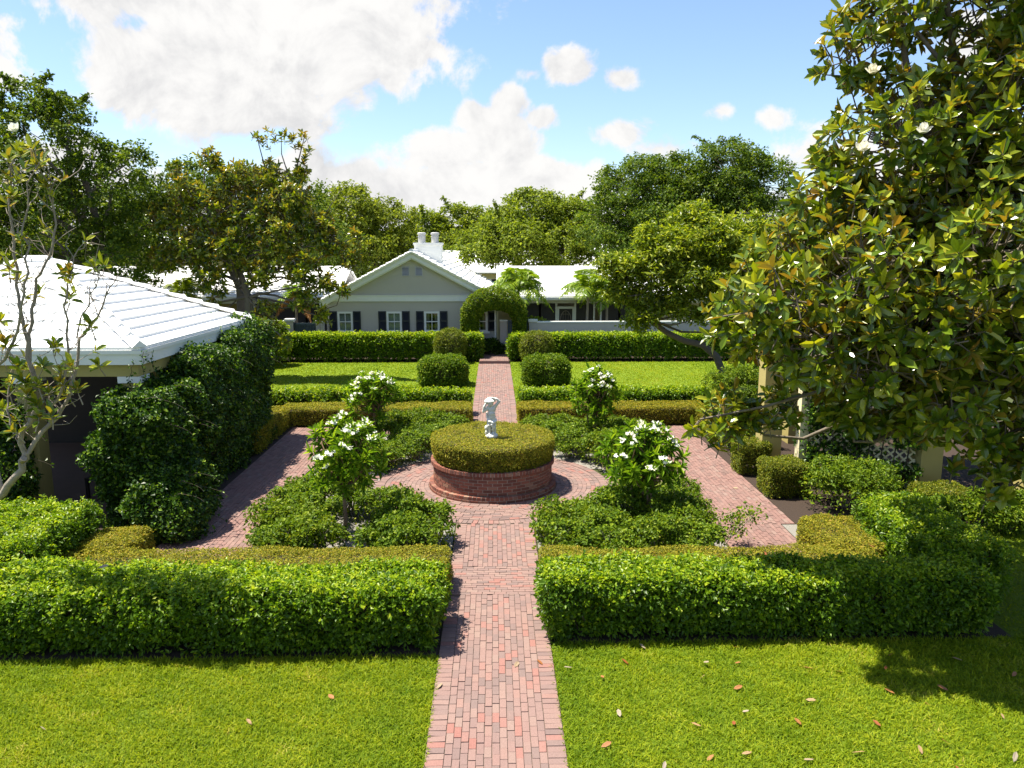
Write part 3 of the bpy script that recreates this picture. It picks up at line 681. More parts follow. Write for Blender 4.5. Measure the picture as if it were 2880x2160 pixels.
# ================================================================== BED SHRUBS
SB = 'leafy shrubs in the four planting beds'
protos = [shrub_mesh('shrub', .62, .86, 2600, .062, .042, 'shrub', (-1.55, 12.85, 0), 'leafy shrub at the corner of the front left bed beside the brick path', group=SB),
          shrub_mesh('shrub', .66, .80, 2800, .062, .042, 'shrub', (-3.75, 12.95, 0), 'leafy shrub at the outer front corner of the front left bed by the left walk', group=SB, lumps=17),
          shrub_mesh('shrub', .58, .92, 2500, .062, .042, 'shrub', (-3.0, 15.45, 0), 'leafy shrub behind the trunk of the flowering tree in the front left bed', group=SB, lumps=13)]
spots = [(-3.25, 13.0, 'shrub between the outer corner shrub and the bare gravel, front left bed'), (-4.0, 13.9, 'shrub along the left walk, second from the front, front left bed'),
  (-3.5, 14.4, 'shrub left of the flowering tree trunk in the front left bed'), (-4.0, 15.0, 'shrub along the left walk, third from the front, front left bed'), (-3.9, 15.9, 'shrub at the back outer corner of the front left bed'),
  (-1.95, 13.0, 'shrub right of the bare gravel patch in the front left bed'), (-1.25, 13.7, 'thin shrub leaning over the path edge just left of the brick planter'), (-2.3, 15.1, 'shrub beside the brick ring left of the planter, front left bed'), (-1.75, 13.75, 'shrub in the middle of the path-side group, front left bed'),
  (1.25, 12.75, 'shrub at the path-side front corner of the front right bed'), (2.0, 12.7, 'second shrub from the path along the front of the front right bed'), (2.75, 12.75, 'third shrub from the path along the front of the front right bed'), (3.45, 12.75, 'shrub at the outer front corner of the front right bed'),
  (1.3, 13.55, 'shrub below the planter base, path edge of the front right bed'), (2.05, 13.5, 'shrub in the middle of the front right bed, path side'), (3.3, 13.55, 'shrub right of the flowering tree, front right bed'), (3.75, 14.3, 'shrub along the right walk, front right bed'),
  (2.0, 14.35, 'shrub nearest the brick ring, front right bed'), (2.9, 15.2, 'shrub behind the flowering tree beside the ring, front right bed'), (3.7, 15.3, 'shrub at the back outer corner of the front right bed'), (2.65, 14.2, 'shrub at the foot of the flowering tree in the front right bed'),
  (-1.35, 21.9, 'shrub at the path corner of the far left bed'), (-2.1, 21.8, 'second shrub from the path in the far left bed'), (-2.9, 21.7, 'shrub below the far left flowering tree'), (-1.5, 20.9, 'shrub between the planter and the back walk, left'), (-2.3, 20.6, 'shrub in the middle of the far left bed'), (-3.6, 20.9, 'shrub on the outer side of the far left bed'), (-2.1, 19.7, 'shrub beside the ring behind the planter, left'), (-2.9, 19.3, 'shrub at the ring corner of the far left bed'), (-3.8, 19.6, 'shrub along the left walk in the far left bed'), (-2.9, 18.75, 'low shrub nearest the cross walk, far left bed'),
  (1.3, 21.9, 'shrub at the path corner of the far right bed'), (2.1, 21.8, 'second shrub from the path in the far right bed'), (2.9, 21.7, 'shrub below the far right flowering tree'), (3.8, 21.8, 'shrub at the outer back corner of the far right bed'), (1.5, 20.9, 'shrub between the planter and the back walk, right'), (2.3, 20.7, 'shrub in the middle of the far right bed'), (3.6, 20.7, 'shrub on the outer side of the far right bed'), (2.0, 19.8, 'shrub beside the ring behind the planter, right'), (2.8, 19.4, 'shrub at the ring corner of the far right bed'), (3.7, 19.5, 'shrub along the right walk in the far right bed'), (2.9, 18.8, 'low shrub nearest the cross walk, far right bed')]
for i, (x, y, lab) in enumerate(spots):
    sc = .95 + .15 * rng.random()
    copy_tree(protos[i % 3], (x, y, 0), rng.random() * 6.28, (sc, sc, sc * (.85 + .22 * rng.random())), 'leafy ' + lab)
t = thing('shrub', 'sparse leggy sprig leaning over the right brick walk', 'shrub', (4.25, 13.35, 0), SB)
m = M(); s = M()
for k in range(7):
    e = np.array([4.35 + .45 * rng.random(), 13.2 + .4 * rng.random(), .35 + .45 * rng.random()])
    s.tube([(4.15, 13.3, .02), (4.3, 13.3, .25), e], [.014, .01, .006], 5)
    n = 60; put_leaves(m, e + rv(n, .09), unit(rv(n) + [0, 0, .4]), .06, .042)
grow(m, s, [MT['shrub']], MT['palebark'], t)
# shrubs along the right walk and by the gate
SW = 'shrubs outside the right brick walk'
for x, y, rad, h, lab in ((7.9, 24.4, 1.1, 1.9, 'tall loose bush at the right end of the low far hedge'), (10.3, 26.6, 1.3, 2.3, 'big leafy bush on the right edge of the far lawn'), (7.55, 15.55, 1.05, 1.15, 'bright green leafy bush below the lattice, in front of the middle column'), (6.95, 20.6, .8, 1.1, 'loose leafy bush beside the right walk, behind the clipped cubes'), (7.1, 21.9, .8, 1.0, 'loose leafy bush at the far end of the right walk'), (7.95, 13.6, .8, .95, 'low leafy bush in front of the yellow column, in shade'), (10.0, 14.3, .7, .8, 'leafy bush in shade at the foot of the nearest yellow column')):
    shrub_mesh('bush', rad, h, 7500, .075, .038, 'shrub', (x, y, 0), lab, 'bush', SW, lumps=16)
shrub_mesh('bush', .75, .95, 3500, .10, .06, 'vine', (-.2, 40.0, 0), 'dark leafy bush at the foot of the grey house beside the gate', 'bush')
shrub_mesh('bush', .9, 1.9, 3500, .13, .07, 'mid', (2.3, 41.2, .3), 'leafy green bush with pink bracts behind the garden wall next to the arch', 'bush')

# ================================================================== WHITE FLOWERING TREES
FT = 'small white flowering trees, one in each bed'
def cluster_mesh(c, size, k):
    m = M(); c = np.asarray(c, float)
    for i in range(k):
        p = c + rv(1, size * .55)[0] * np.array([1, 1, .5]); d = unit(np.array([rng.normal() * .5, -.35 + rng.normal() * .4, .8])[None])[0]
        e1 = unit(np.cross(d, [.1, .9, .2])[None])[0]; e2 = np.cross(d, e1)
        a = np.arange(5) * 2 * PI / 5 + rng.random(); Rr = np.cos(a)[:, None] * e1 + np.sin(a)[:, None] * e2
        m.leaves(np.repeat(p[None], 5, 0), np.repeat(d[None], 5, 0) - .3 * Rr, Rr + .25 * d, size * .62, size * .42, rng.random(5), 'h', curl=.15, fold=.05)
    return m
def flower_tree(label, x, y, h, rad, zc, nros, nfl, trunks, leafn=13):
    t = thing('flowering_tree', label, 'flowering tree', (x, y, 0), FT)
    s = M(); m = M(); top = np.array([x, y, zc - rad * .45])
    for k in range(trunks):
        o = rv(1, .06 if trunks > 1 else 0)[0]
        s.tube([(x + o[0], y + o[1], -.05), (x + o[0] * 2 + .03, y + o[1] * 2, zc * .3), top + o * [2.5, 2.5, 0]], [.042, .036, .03] if trunks < 3 else [.028, .024, .02], 7)
    fl = []
    for i in range(nros):
        d = unit((rv(1) + np.array([0, 0, .45])))[0]; rr = rng.random() ** .45
        c = np.array([x, y, zc]) + d * rr * np.array([rad, rad, (h - zc)]) * (1.05 if d[2] > 0 else np.array([1, 1, .9]))
        if rng.random() < .75: limb(s, top + np.array([0, 0, rng.uniform(-.2, .1)]), c - d * .05, .016, .007, .12, 5, 5)
        dd = unit((d * .8 + np.array([0, 0, .55]))[None])[0]
        rosette(m, None, c, dd, leafn, .175, .048, 0, spread=(.3, 1.75), curl=.28)
        if rr > .72 and d[2] > -.25: fl.append((c + dd * .07, d))
    m.build('crown', [MT['pud']], t); s.build('trunk', MT['tanbark'], t, smooth=True)
    fl.sort(key=lambda q: -(q[1][2] - .55 * q[1][1] + .35 * rng.random()))
    for i, (c, d) in enumerate(fl[:nfl]):
        cluster_mesh(c, .074, int(rng.integers(4, 9))).build('blossom', [MT['petal']], t)
flower_tree('white flowering tree with a single bare trunk in the front left bed', -2.85, 13.95, 2.36, .80, 1.62, 150, 24, 1)
flower_tree('broad white flowering tree on several stems in the front right bed', 2.85, 14.25, 2.16, .80, 1.42, 165, 22, 4)
flower_tree('white flowering tree, thick with blossom, in the far left bed', -3.35, 20.9, 2.12, .76, 1.45, 135, 26, 2)
flower_tree('slim upright white flowering tree in the far right bed', 2.8, 20.9, 2.22, .66, 1.42, 125, 18, 3)

# ================================================================== LEFT PAVILION
def pavilion():
    x1, x0, y0, y1 = -6.90, -14.4, 15.05, 21.85; he, ha = 3.53, 5.2
    t = thing('garden_pavilion', 'open pavilion with white hipped tile roof and ochre beams, left of the garden', 'pavilion', (-10.6, 18.4, 0))
    cy = (y0 + y1) / 2; rx0, rx1 = x0 + 3.45, x1 - 3.45
    m = M(); n = 11
    for k in range(n):
        f0, f1 = k / n, (k + 1) / n
        def rect(f):
            return (x0 + (rx0 - x0) * f, x1 + (rx1 - x1) * f, y0 + (cy - y0) * f, y1 + (cy - y1) * f)
        a, b = rect(f0), rect(min(1, f1 + .012)); za, zb = he + (ha - he) * f0 + .05, he + (ha - he) * f1 + .004
        ca = [(a[0], a[2]), (a[1], a[2]), (a[1], a[3]), (a[0], a[3])]; cb = [(b[0], b[2]), (b[1], b[2]), (b[1], b[3]), (b[0], b[3])]
        for i in range(4):
            j = (i + 1) % 4; p, q, r_, s_ = ca[i], ca[j], cb[j], cb[i]
            u = .35 + .3 * rng.random()
            m.add([(*p, za), (*q, za), (*r_, zb), (*s_, zb)], [(0, 1, 2, 3)], u)
            m.add([(*p, za - .06), (*q, za - .06), (*q, za), (*p, za)], [(0, 1, 2, 3)], u)
    m.add([(x0, y0, he - .01), (x1, y0, he - .01), (x1, y1, he - .01), (x0, y1, he - .01)], [(3, 2, 1, 0)])
    rf = m.build('roof', MT['tile'], t)
    m = M()   # hip caps: short overlapping tiles
    for (cx, cy_) in ((x1, y0), (x1, y1), (x0, y0), (x0, y1)):
        e = np.array([rx1 if cx == x1 else rx0, cy, ha]); b = np.array([cx, cy_, he + .05])
        for k in range(n):
            p, q = b + (e - b) * k / n, b + (e - b) * (k + 1.06) / n; sd = unit(np.cross(e - b, [0, 0, 1.])[None])[0] * .15; up = np.array([0, 0, .085])
            lo, hi = up * 1.5, up * .8
            m.add([p - sd, p + lo, p + sd, q - sd, q + hi, q + sd], [(0, 1, 4, 3), (1, 2, 5, 4)]); m.add([p - sd, p + lo, p + sd], [(0, 2, 1)])
    m.tube([(rx0, cy, ha + .03), (rx1, cy, ha + .03)], .1, 8)
    m.build('hip_cap', MT['tile'], rf)
    m = M(); d = .035   # gutter + fascia
    for zz0, zz1, o, in_ in ((he - .09, he - .015, .03, .05), (he - .30, he - .092, .0, .10)):
        m.box(x0 - o, x1 + o, y0 - o, y0 + in_, zz0, zz1); m.box(x0 - o, x1 + o, y1 - in_, y1 + o, zz0, zz1)
        m.box(x1 - in_, x1 + o, y0 + in_ + .001, y1 - in_ - .001, zz0, zz1); m.box(x0 - o, x0 + in_, y0 + in_ + .001, y1 - in_ - .001, zz0, zz1)
    m.box(x0 + .1, x1 - .1, y0 + .1, y1 - .1, he - .10, he - .07)
    m.build('fascia', MT['white'], t)
    m = M(); b0, b1, b2, b3 = x0 + .28, x1 - .12, y0 + .12, y1 - .28; w = .3
    m.box(b0, b1, b2, b2 + w, 2.98, he - .302); m.box(b0, b1, b3 - w, b3, 2.98, he - .302)
    m.box(b1 - w, b1, b2 + w + .001, b3 - w - .001, 2.98, he - .302); m.box(b0, b0 + w, b2 + w + .001, b3 - w - .001, 2.98, he - .302)
    m.build('beam', MT['yellow'], t)
    for cx, cy_ in ((b1 - .2, b2 + .2), (b1 - .2, b3 - .2), (b0 + .2, b2 + .2), (b0 + .2, b3 - .2), (-9.3, b2 + .2), (-9.3, b3 - .2), (b1 - .2, cy)):
        m = M(); m.box(cx - .17, cx + .17, cy_ - .17, cy_ + .17, .12, 2.84); c = m.build('column', MT['yellow'], t)
        m = M(); m.box(cx - .22, cx + .22, cy_ - .22, cy_ + .22, 2.85, 2.978); m.build('capital', MT['white'], c)
    m = M(); m.box(x0 + .3, x1 - .3, y0 + .3, y1 - .3, -.02, .115); m.build('floor', MT['floor'], t)
    m = M()
    m.box(b0 + .2, b1 - .1, y1 - .5, y1 - .42, .115, 2.4)
    m.build('dark_backing', MT['blackwood'], t)  # added panel; shade inside the pavilion is put into its black colour
    # dark bench inside
    t = thing('bench', 'dark slatted bench in the shade under the pavilion roof', 'bench', (-8.1, 16.6, .115))
    m = M()
    for k in range(5): m.box(-8.9, -7.6, 16.3 + k * .1, 16.38 + k * .1, .53, .565)
    m.build('seat', MT['blackwood'], t)
    m = M()
    for k in range(9): m.box(-8.86 + k * .15, -8.80 + k * .15, 16.82, 16.85, .58, 1.0)
    m.box(-8.9, -7.6, 16.81, 16.86, 1.0, 1.06); m.build('backrest', MT['blackwood'], t)
    for cx in (-8.86, -7.66):
        for cy_ in (16.32, 16.78):
            m = M(); m.box(cx - .03, cx + .03, cy_ - .03, cy_ + .03, .115, .529); m.build('leg', MT['blackwood'], t)
pavilion()

def vine(label, slabs, tend=0, tf=None):
    t = thing('climbing_vine', label, 'climbing vine', (slabs[0][0], slabs[0][2], 0), 'vines on the left pavilion')
    m = M(); s = M()
    for (x0, x1, y0, y1, z0, z1, n, rr) in slabs:
        P, Nn = rbox(n, x0, x1, y0, y1, z0, z1, rr, .24, 1.9, .26, 'tfblr', int(abs(x0) * 10))
        k = 9 * int(max(1, n // 9000))
        put_leaves(m, P, Nn, .075, .055, .5, .65, .55)
        # shaggy clumps standing out
        for q in range(n // 320):
            i = rng.integers(len(P)); c = P[i] + Nn[i] * .12 * rng.random() + np.array([0, 0, .05]); kk = 34
            Q = c + unit(rv(kk)) * (.16 * rng.random((kk, 1)) ** .4)
            put_leaves(m, Q, np.repeat(Nn[i][None], kk, 0), .07, .052, .5, .7, .5)
        m.box(x0 + .32, x1 - .32, y0 + .3, y1 - .3, z0, z1 - .35, .1, 1)
    t_ = np.linspace(0, 1, 12)[:, None]
    for k in range(tend):
        x0, x1, y0, y1, z0, z1, n, rr = slabs[k % len(slabs)]
        st = np.array([x1 - .1 - .2 * rng.random(), rng.uniform(y0, y1), z1 - rng.random() * 1.2]); d = np.array([.35 + .3 * rng.random(), -.3 * rng.random(), .35 + .2 * rng.random()])
        Q = st + d * t_ + np.array([.1, 0, -.55]) * t_ ** 2 + np.stack([.05 * np.sin(t_[:, 0] * 8), .05 * np.cos(t_[:, 0] * 7), 0 * t_[:, 0]], 1)
        s.tube(Q, np.linspace(.008, .003, 12), 4)
        put_leaves(m, Q[::1] + rv(12, .012), unit(rv(12) + [0, 0, .6]), .06, .042)
    for k in range(14):
        x0, x1, y0, y1, z0, z1, n, rr = slabs[k % len(slabs)]
        a = np.array([(x0 + x1) / 2 + rng.normal() * .1, rng.uniform(y0 + .3, y1 - .3), 0])
        s.tube([a, a + [.05, .1, z1 * .4], a + [0, -.1, z1 * .85]], [.03, .02, .012], 5)
    if tf:
        for (p, q) in tf:
            p, q = np.array(p), np.array(q); L_ = p + (q - p) * t_ + rv(12, .015); s.tube(L_, .006, 4)
            put_leaves(m, np.repeat(L_, 3, 0) + rv(36, .03), unit(rv(36) + [.3, -.6, .4]), .06, .042)
    grow(m, s, [MT['vine'], MT['twig']], MT['twig'], t)
vine('tall dense vine covering the path side of the left pavilion', [(-7.65, -6.3, 14.35, 16.9, .05, 2.72, 42000, .35), (-7.5, -6.35, 16.6, 19.4, .05, 3.05, 30000, .35), (-7.55, -6.45, 19.1, 22.6, .05, 3.42, 34000, .35), (-6.9, -5.75, 13.75, 15.6, .02, 1.25, 11000, .5)], 26,
     [((-7.25, 15.0, 2.6), (-7.0, 15.0, 3.3)), ((-6.9, 15.0, 2.7), (-6.82, 14.98, 3.5)), ((-6.85, 15.5, 2.8), (-6.8, 15.3, 3.45)), ((-6.9, 19.5, 3.0), (-6.82, 19.3, 3.5))])
vine('dark vine mass on the front of the left pavilion, behind the bare magnolia', [(-14.5, -9.1, 14.3, 15.1, .05, 2.6, 30000, .35)], 4)
# ================================================================== RIGHT PERGOLA
def pergola():
    t = thing('pergola', 'ochre columned pergola half hidden by the big magnolia', 'pergola', (9.2, 17.5, 0))
    cols = [(6.80, 18.45, .48), (9.55, 16.3, .48), (10.95, 14.85, .48), (8.6, 21.4, .48), (11.2, 19.4, .48), (13.0, 17.9, .48)]
    for x, y, w in cols:
        m = M(); h = w / 2; m.box(x - h, x + h, y - h, y + h, 0, 3.0); c = m.build('column', MT['yellow'], t)
        m = M(); m.box(x - h - .05, x + h + .05, y - h - .05, y + h + .05, 3.001, 3.12); m.build('capital', MT['white'], c)
    def beam(a, b, w, z0, z1, name='beam', mt='yellow'):
        a, b = np.array(a), np.array(b); d = unit((b - a)[None])[0]; nn = np.array([-d[1], d[0]]) * w / 2; a = a - d * .3; b = b + d * .3
        v = [(*(a - nn), z0), (*(b - nn), z0), (*(b + nn), z0), (*(a + nn), z0)]; v += [(p[0], p[1], z1) for p in v]
        m = M(); m.hexa(v); return m.build(name, MT[mt], t)
    for i, j, z in ((0, 1, 0), (1, 2, .002), (3, 4, 0), (4, 5, .002)): beam(cols[i][:2], cols[j][:2], .3, 3.122 + z, 3.4 + z)
    A, B = np.array([6.6, 18.2]), np.array([10.9, 14.7]); off = np.array([2.0, 3.1])
    for k in range(11):
        p = A + (B - A) * k / 10; beam(p - off * .08, p + off * 1.1, .09, 3.405, 3.56, 'rafter', 'cream')
    # lattice screen between the first two columns, with its own end post
    m = M(); x, y = 7.22, 17.55; m.box(x - .06, x + .16, y - .12, y + .12, 0, 2.9); m.build('lattice_post', MT['cream'], t)
    a, b = np.array([7.35, 17.5, 0]), np.array([9.26, 16.22, 0]); d = (b - a) / np.linalg.norm(b - a); L = np.linalg.norm(b - a); H = 2.8
    m = M(); up = np.array([0, 0, 1.]); nn = np.array([d[1], -d[0], 0])
    def strip(p, q, lift):
        p = np.array(p); q = np.array(q); e = q - p; e = e / np.linalg.norm(e); s_ = np.array([-e[1], e[0]]) * .019
        P3 = lambda uv, dn: a + d * uv[0] + up * uv[1] + nn * dn
        c = [p - s_, q - s_, q + s_, p + s_]
        m.hexa([P3(k, lift) for k in c] + [P3(k, lift + .012) for k in c])
    st = .13; k = -H
    while k < L:
        lo, hi = max(0, k), min(L, k + H)
        if hi - lo > .05:
            strip((lo, lo - k + .02), (hi, hi - k + .02), .0); strip((lo, H - (lo - k) + .02), (hi, H - (hi - k) + .02), .0125)
        k += st * 1.41
    for z in (.02, H): strip((0, z), (L, z), .026)
    m.build('lattice', MT['cream'], t)
pergola()
t = thing('climbing_vine', 'light green vine growing through the lattice of the right pergola', 'climbing vine', (8.1, 16.8, 0))
m = M(); s = M()
a, b = np.array([7.3, 17.45, 0]), np.array([9.25, 16.12, 0]); d = unit((b - a)[None])[0]; nn = np.array([d[1], -d[0], 0])
for k in range(300):
    u = rng.random(); z = 3.1 * (1 - rng.random() ** 1.5 * .95); w = .10 + .22 * rng.random()
    if z < 1.2 and u > .55 and rng.random() < .75: continue
    c = a + (b - a) * u + np.array([0, 0, z]) + nn * .08 * rng.normal(); n = 60
    P = c + unit(rv(n)) * w * rng.random((n, 1)) ** .4; put_leaves(m, P, unit(rv(n) * .6 + nn + [0, 0, .3]), .085, .065, .4, .6, .6)
for k in range(9):
    p = a + (b - a) * k / 9 + nn * .05; s.tube([p, p + d * .1 + [0, 0, 1.2], p - d * .08 + [0, 0, 2.9]], [.02, .015, .01], 5)
grow(m, s, [MT['vine']], MT['twig'], t)
t = thing('climbing_vine', 'added leafy vine canopy over the right pergola rafters, shading its floor', 'climbing vine', (9.9, 18.2, 3.5))  # canopy added to shade the mulch under the pergola
m = M(); n = 30000; U, V_ = rng.random(n) * 1.15 - .08, rng.random(n) * 1.15 - .1
A_, D1, D2 = np.array([6.7, 18.3]), np.array([4.3, -3.6]), np.array([2.0, 3.1])
xy = A_ + U[:, None] * D1 + V_[:, None] * D2; z = 3.62 + .16 * sn(np.stack([xy[:, 0], xy[:, 1], 0 * U], 1), 2., 7) + .2 * rng.random(n)
put_leaves(m, np.stack([xy[:, 0], xy[:, 1], z], 1), np.repeat([[0, 0, 1.]], n, 0), .10, .075, .5, .6, .4)
m.build('foliage', [MT['vine']], t)
t = thing('climbing_vine', 'dense ivy wall behind the pergola and the far right lawn', 'climbing vine', (9.8, 22.5, 0))
m = M(); P, Nn = rbox(26000, 8.3, 13.5, 21.9, 23.6, .05, 3.3, .5, .25, 1.2, .3, 'tfblr', 5); put_leaves(m, P, Nn, .10, .07); m.box(8.7, 13.1, 22.3, 23.2, 0, 2.8, .1, 1); m.build('foliage', [MT['vine'], MT['twig']], t)

# ================================================================== GREY HOUSE
def quad_wall(m, x0, x1, z0, z1, y, holes, th=.18, mat=0):
    xs = sorted({x0, x1, *[h[0] for h in holes], *[h[1] for h in holes]}); zs = sorted({z0, z1, *[h[2] for h in holes], *[h[3] for h in holes]})
    for i in range(len(xs) - 1):
        for j in range(len(zs) - 1):
            cx, cz = (xs[i] + xs[i + 1]) / 2, (zs[j] + zs[j + 1]) / 2
            if any(h[0] < cx < h[1] and h[2] < cz < h[3] for h in holes): continue
            m.add([(xs[i], y, zs[j]), (xs[i + 1], y, zs[j]), (xs[i + 1], y, zs[j + 1]), (xs[i], y, zs[j + 1])], [(0, 1, 2, 3)], .5, mat)
    for (a, b, c, d) in holes:
        for q in ([(a, c), (a, d)], [(b, d), (b, c)], [(a, d), (b, d)], [(b, c), (a, c)]):
            (p0, q0), (p1, q1) = q
            m.add([(p0, y, q0), (p1, y, q1), (p1, y + th, q1), (p0, y + th, q0)], [(0, 1, 2, 3)], .5, mat)
def courses(m, ridge, eave, x_or_y, a0, a1, n, th=.05, along='y'):
    """stepped roof tile courses between a ridge (c, z) and an eave (c, z), running from a0 to a1"""
    for k in range(n):
        f0, f1 = k / n, (k + 1) / n
        c0, z0 = eave[0] + (ridge[0] - eave[0]) * f0, eave[1] + (ridge[1] - eave[1]) * f0
        c1, z1 = eave[0] + (ridge[0] - eave[0]) * f1, eave[1] + (ridge[1] - eave[1]) * f1
        P = [(c0, z0 + th), (c1, z1 + .012), (c1, z1 - .06), (c0, z0 - .06)]
        u = .3 + .4 * rng.random()
        v = [((p[0], a, p[1]) if along == 'y' else (a, p[0], p[1])) for a in (a0, a1) for p in P]
        m.add(v, [(0, 1, 5, 4), (1, 2, 6, 5), (2, 3, 7, 6), (3, 0, 4, 7), (0, 3, 2, 1), (4, 5, 6, 7)], u)
Y0 = 40.5
def house():
    t = thing('grey_house', 'grey stucco house with white gable roof, chimney and dark shuttered windows', 'house', (-4.3, Y0, 0))
    W = [(-8.16, -7.46), (-5.60, -4.90), (-3.63, -2.92), (-1.12, -.40)]
    m = M(); x0, x1 = -8.78, .12
    quad_wall(m, x0, x1, 0, 3.0, Y0, [(a, b, 1.30, 2.30) for a, b in W])
    apx, apz, ze = -4.27, 5.30, 3.0
    m.add([(x0, Y0, ze), (x1, Y0, ze), (x1, Y0, 3.06), (apx, Y0, apz), (x0, Y0, 3.0)], [(0, 1, 2), (0, 2, 3), (0, 3, 4)])
    for x in (x0, x1): m.add([(x, Y0, 0), (x, 57, 0), (x, 57, 3.05), (x, Y0, 3.05)], [(0, 1, 2, 3)])
    m.add([(x0, 57, 0), (x1, 57, 0), (x1, 57, 3), (x0, 57, 3)], [(3, 2, 1, 0)])
    m.build('wall', MT['stucco'], t)
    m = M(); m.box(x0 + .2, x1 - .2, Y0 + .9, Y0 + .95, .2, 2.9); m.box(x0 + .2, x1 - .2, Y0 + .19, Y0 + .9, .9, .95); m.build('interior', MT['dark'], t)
    for i, (a, b) in enumerate(W):
        m = M(); e = .055; y0, y1 = Y0 - .03, Y0 + .06
        m.box(a - .05, a + e, y0, y1, 1.302, 2.34); m.box(b - e, b + .05, y0, y1, 1.302, 2.34); m.box(a + e + .001, b - e - .001, y0, y1, 2.24, 2.34); m.box(a + e + .001, b - e - .001, y0, y1, 1.302, 1.36)
        m.box(a + e + .001, b - e - .001, y0 + .01, y1, 1.785, 1.83); cx = (a + b) / 2
        m.box(cx - .014, cx + .014, y0 + .02, y1 - .01, 1.361, 1.784); m.box(cx - .014, cx + .014, y0 + .02, y1 - .01, 1.831, 2.239)
        w = m.build('window', MT['white'], t)
        m = M(); m.box(a + e, b - e, Y0 + .045, Y0 + .052, 1.36, 2.24); m.build('pane', MT['glass'], w)
        if i < 2:
            m = M()
            for k in range(18): m.add([(a + e, Y0 + .09, 1.37 + k * .048), (b - e, Y0 + .09, 1.37 + k * .048), (b - e, Y0 + .11, 1.41 + k * .048), (a + e, Y0 + .11, 1.41 + k * .048)], [(0, 1, 2, 3)])
            m.build('blind', MT['blind'], w)
        else:
            m = M()
            for q in (a + e, b - e - .16): m.box(q, q + .16, Y0 + .12, Y0 + .14, 1.36, 2.24)
            m.build('curtain', MT['wood'], w)
        m = M(); m.box(a - .16, b + .16, Y0 - .10, Y0 - .001, 1.18, 1.30); m.build('sill', MT['white'], w)
        for c0 in (a - .47, b + .07):
            m = M(); c1 = c0 + .40
            m.box(c0, c0 + .06, Y0 - .05, Y0 - .005, 1.30, 2.36); m.box(c1 - .06, c1, Y0 - .05, Y0 - .005, 1.30, 2.36)
            for z in (1.30, 1.80, 2.29): m.box(c0 + .061, c1 - .061, Y0 - .049, Y0 - .006, z, z + .07)
            z = 1.385
            while z < 2.27:
                if not 1.77 < z < 1.88: m.add([(c0 + .06, Y0 - .044, z), (c1 - .06, Y0 - .044, z), (c1 - .06, Y0 - .012, z + .035), (c0 + .06, Y0 - .012, z + .035)], [(0, 1, 2, 3)])
                z += .032
            m.box(c0 + .06, c1 - .06, Y0 - .012, Y0 - .006, 1.31, 2.35)
            m.build('shutter', MT['navy'], t)
    for x in (-4.77, -4.08):   # gable louvres
        m = M(); a, b = x, x + .34
        m.box(a - .03, a, Y0 - .03, Y0 - .002, 4.18, 4.66); m.box(b, b + .03, Y0 - .03, Y0 - .002, 4.18, 4.66); m.box(a, b, Y0 - .03, Y0 - .002, 4.63, 4.66); m.box(a, b, Y0 - .03, Y0 - .002, 4.18, 4.21)
        for k in range(7): m.add([(a, Y0 - .028, 4.22 + k * .06), (b, Y0 - .028, 4.22 + k * .06), (b, Y0 - .004, 4.262 + k * .06), (a, Y0 - .004, 4.262 + k * .06)], [(0, 1, 2, 3)])
        v = m.build('gable_vent', MT['metal'], t)
        m = M(); m.box(a, b, Y0 - .0035, Y0 - .0015, 4.19, 4.65); m.build('vent_shade_panel', MT['dark'], v)  # flat dark panel painting the shade between the louvre slats
    m = M(); m.box(-8.86, .22, Y0 - .055, Y0 - .002, 2.87, 3.17); m.box(-8.9, .26, Y0 - .085, Y0 - .003, 3.172, 3.205); m.build('trim_band', MT['white'], t)
    R_, sl = (-4.25, 5.42), .525
    EL, ER = (-9.05, 5.42 - sl * 4.8), (.55, 5.42 - sl * 4.8)
    m = M()
    for E_ in (EL, ER): courses(m, R_, E_, 0, 40.12, 57.3, 13, .10)
    rf = m.build('roof', MT['tile'], t)
    m = M()
    for k in range(44): m.tube([(R_[0], 40.1 + k * .39, R_[1] + .045), (R_[0], 40.1 + k * .39 + .41, R_[1] + .02)], [.12, .10], 8)
    for E_ in (EL, ER):   # barge tiles on the front verge
        for k in range(15):
            a = np.array([R_[0], 40.14, R_[1] + .02]) * (1 - k / 15) + np.array([E_[0], 40.14, E_[1] + .02]) * (k / 15); b = np.array([R_[0], 40.14, R_[1] + .02]) * (1 - (k + 1) / 15) + np.array([E_[0], 40.14, E_[1] + .02]) * ((k + 1) / 15)
            m.tube([b + [0, 0, .03], a + [0, 0, .0]], [.075, .06], 6)
    m.build('ridge_cap', MT['tile'], rf)
    m = M()
    for E_, sg in ((EL, 1), (ER, -1)):
        P = [(E_[0], E_[1] - .065), (R_[0], R_[1] - .065), (R_[0], R_[1] - .30), (E_[0] + sg * .0, E_[1] - .30)]
        for yy, q in ((40.2, 0), (40.26, .07)):
            v = [(p[0], a, p[1] - (q if i > 1 else 0)) for a in (yy, yy + (.058 if q == 0 else .236)) for i, p in enumerate(P)]
            m.add(v, [(0, 1, 5, 4), (1, 2, 6, 5), (2, 3, 7, 6), (3, 0, 4, 7), (0, 3, 2, 1), (4, 5, 6, 7)])
    m.build('barge_board', MT['white'], t)
    ch = M(); ch.box(-4.38, -2.88, 43.0, 44.0, 4.3, 5.80); ch = ch.build('chimney', MT['white'], t)
    m = M(); m.box(-4.43, -2.83, 42.95, 44.05, 5.801, 5.92); m.build('cap', MT['white'], ch)
    for x in (-4.0, -3.27):
        m = M(); m.lathe((x, 43.5, 5.92), [(.0, 0), (.2, 0), (.2, .30), (.215, .31), (.215, .35), (.2, .36), (.2, .44), (.235, .45), (.235, .53), (.18, .56), (.0, .56)], 24); m.build('flue', MT['metal'], ch, smooth=False)
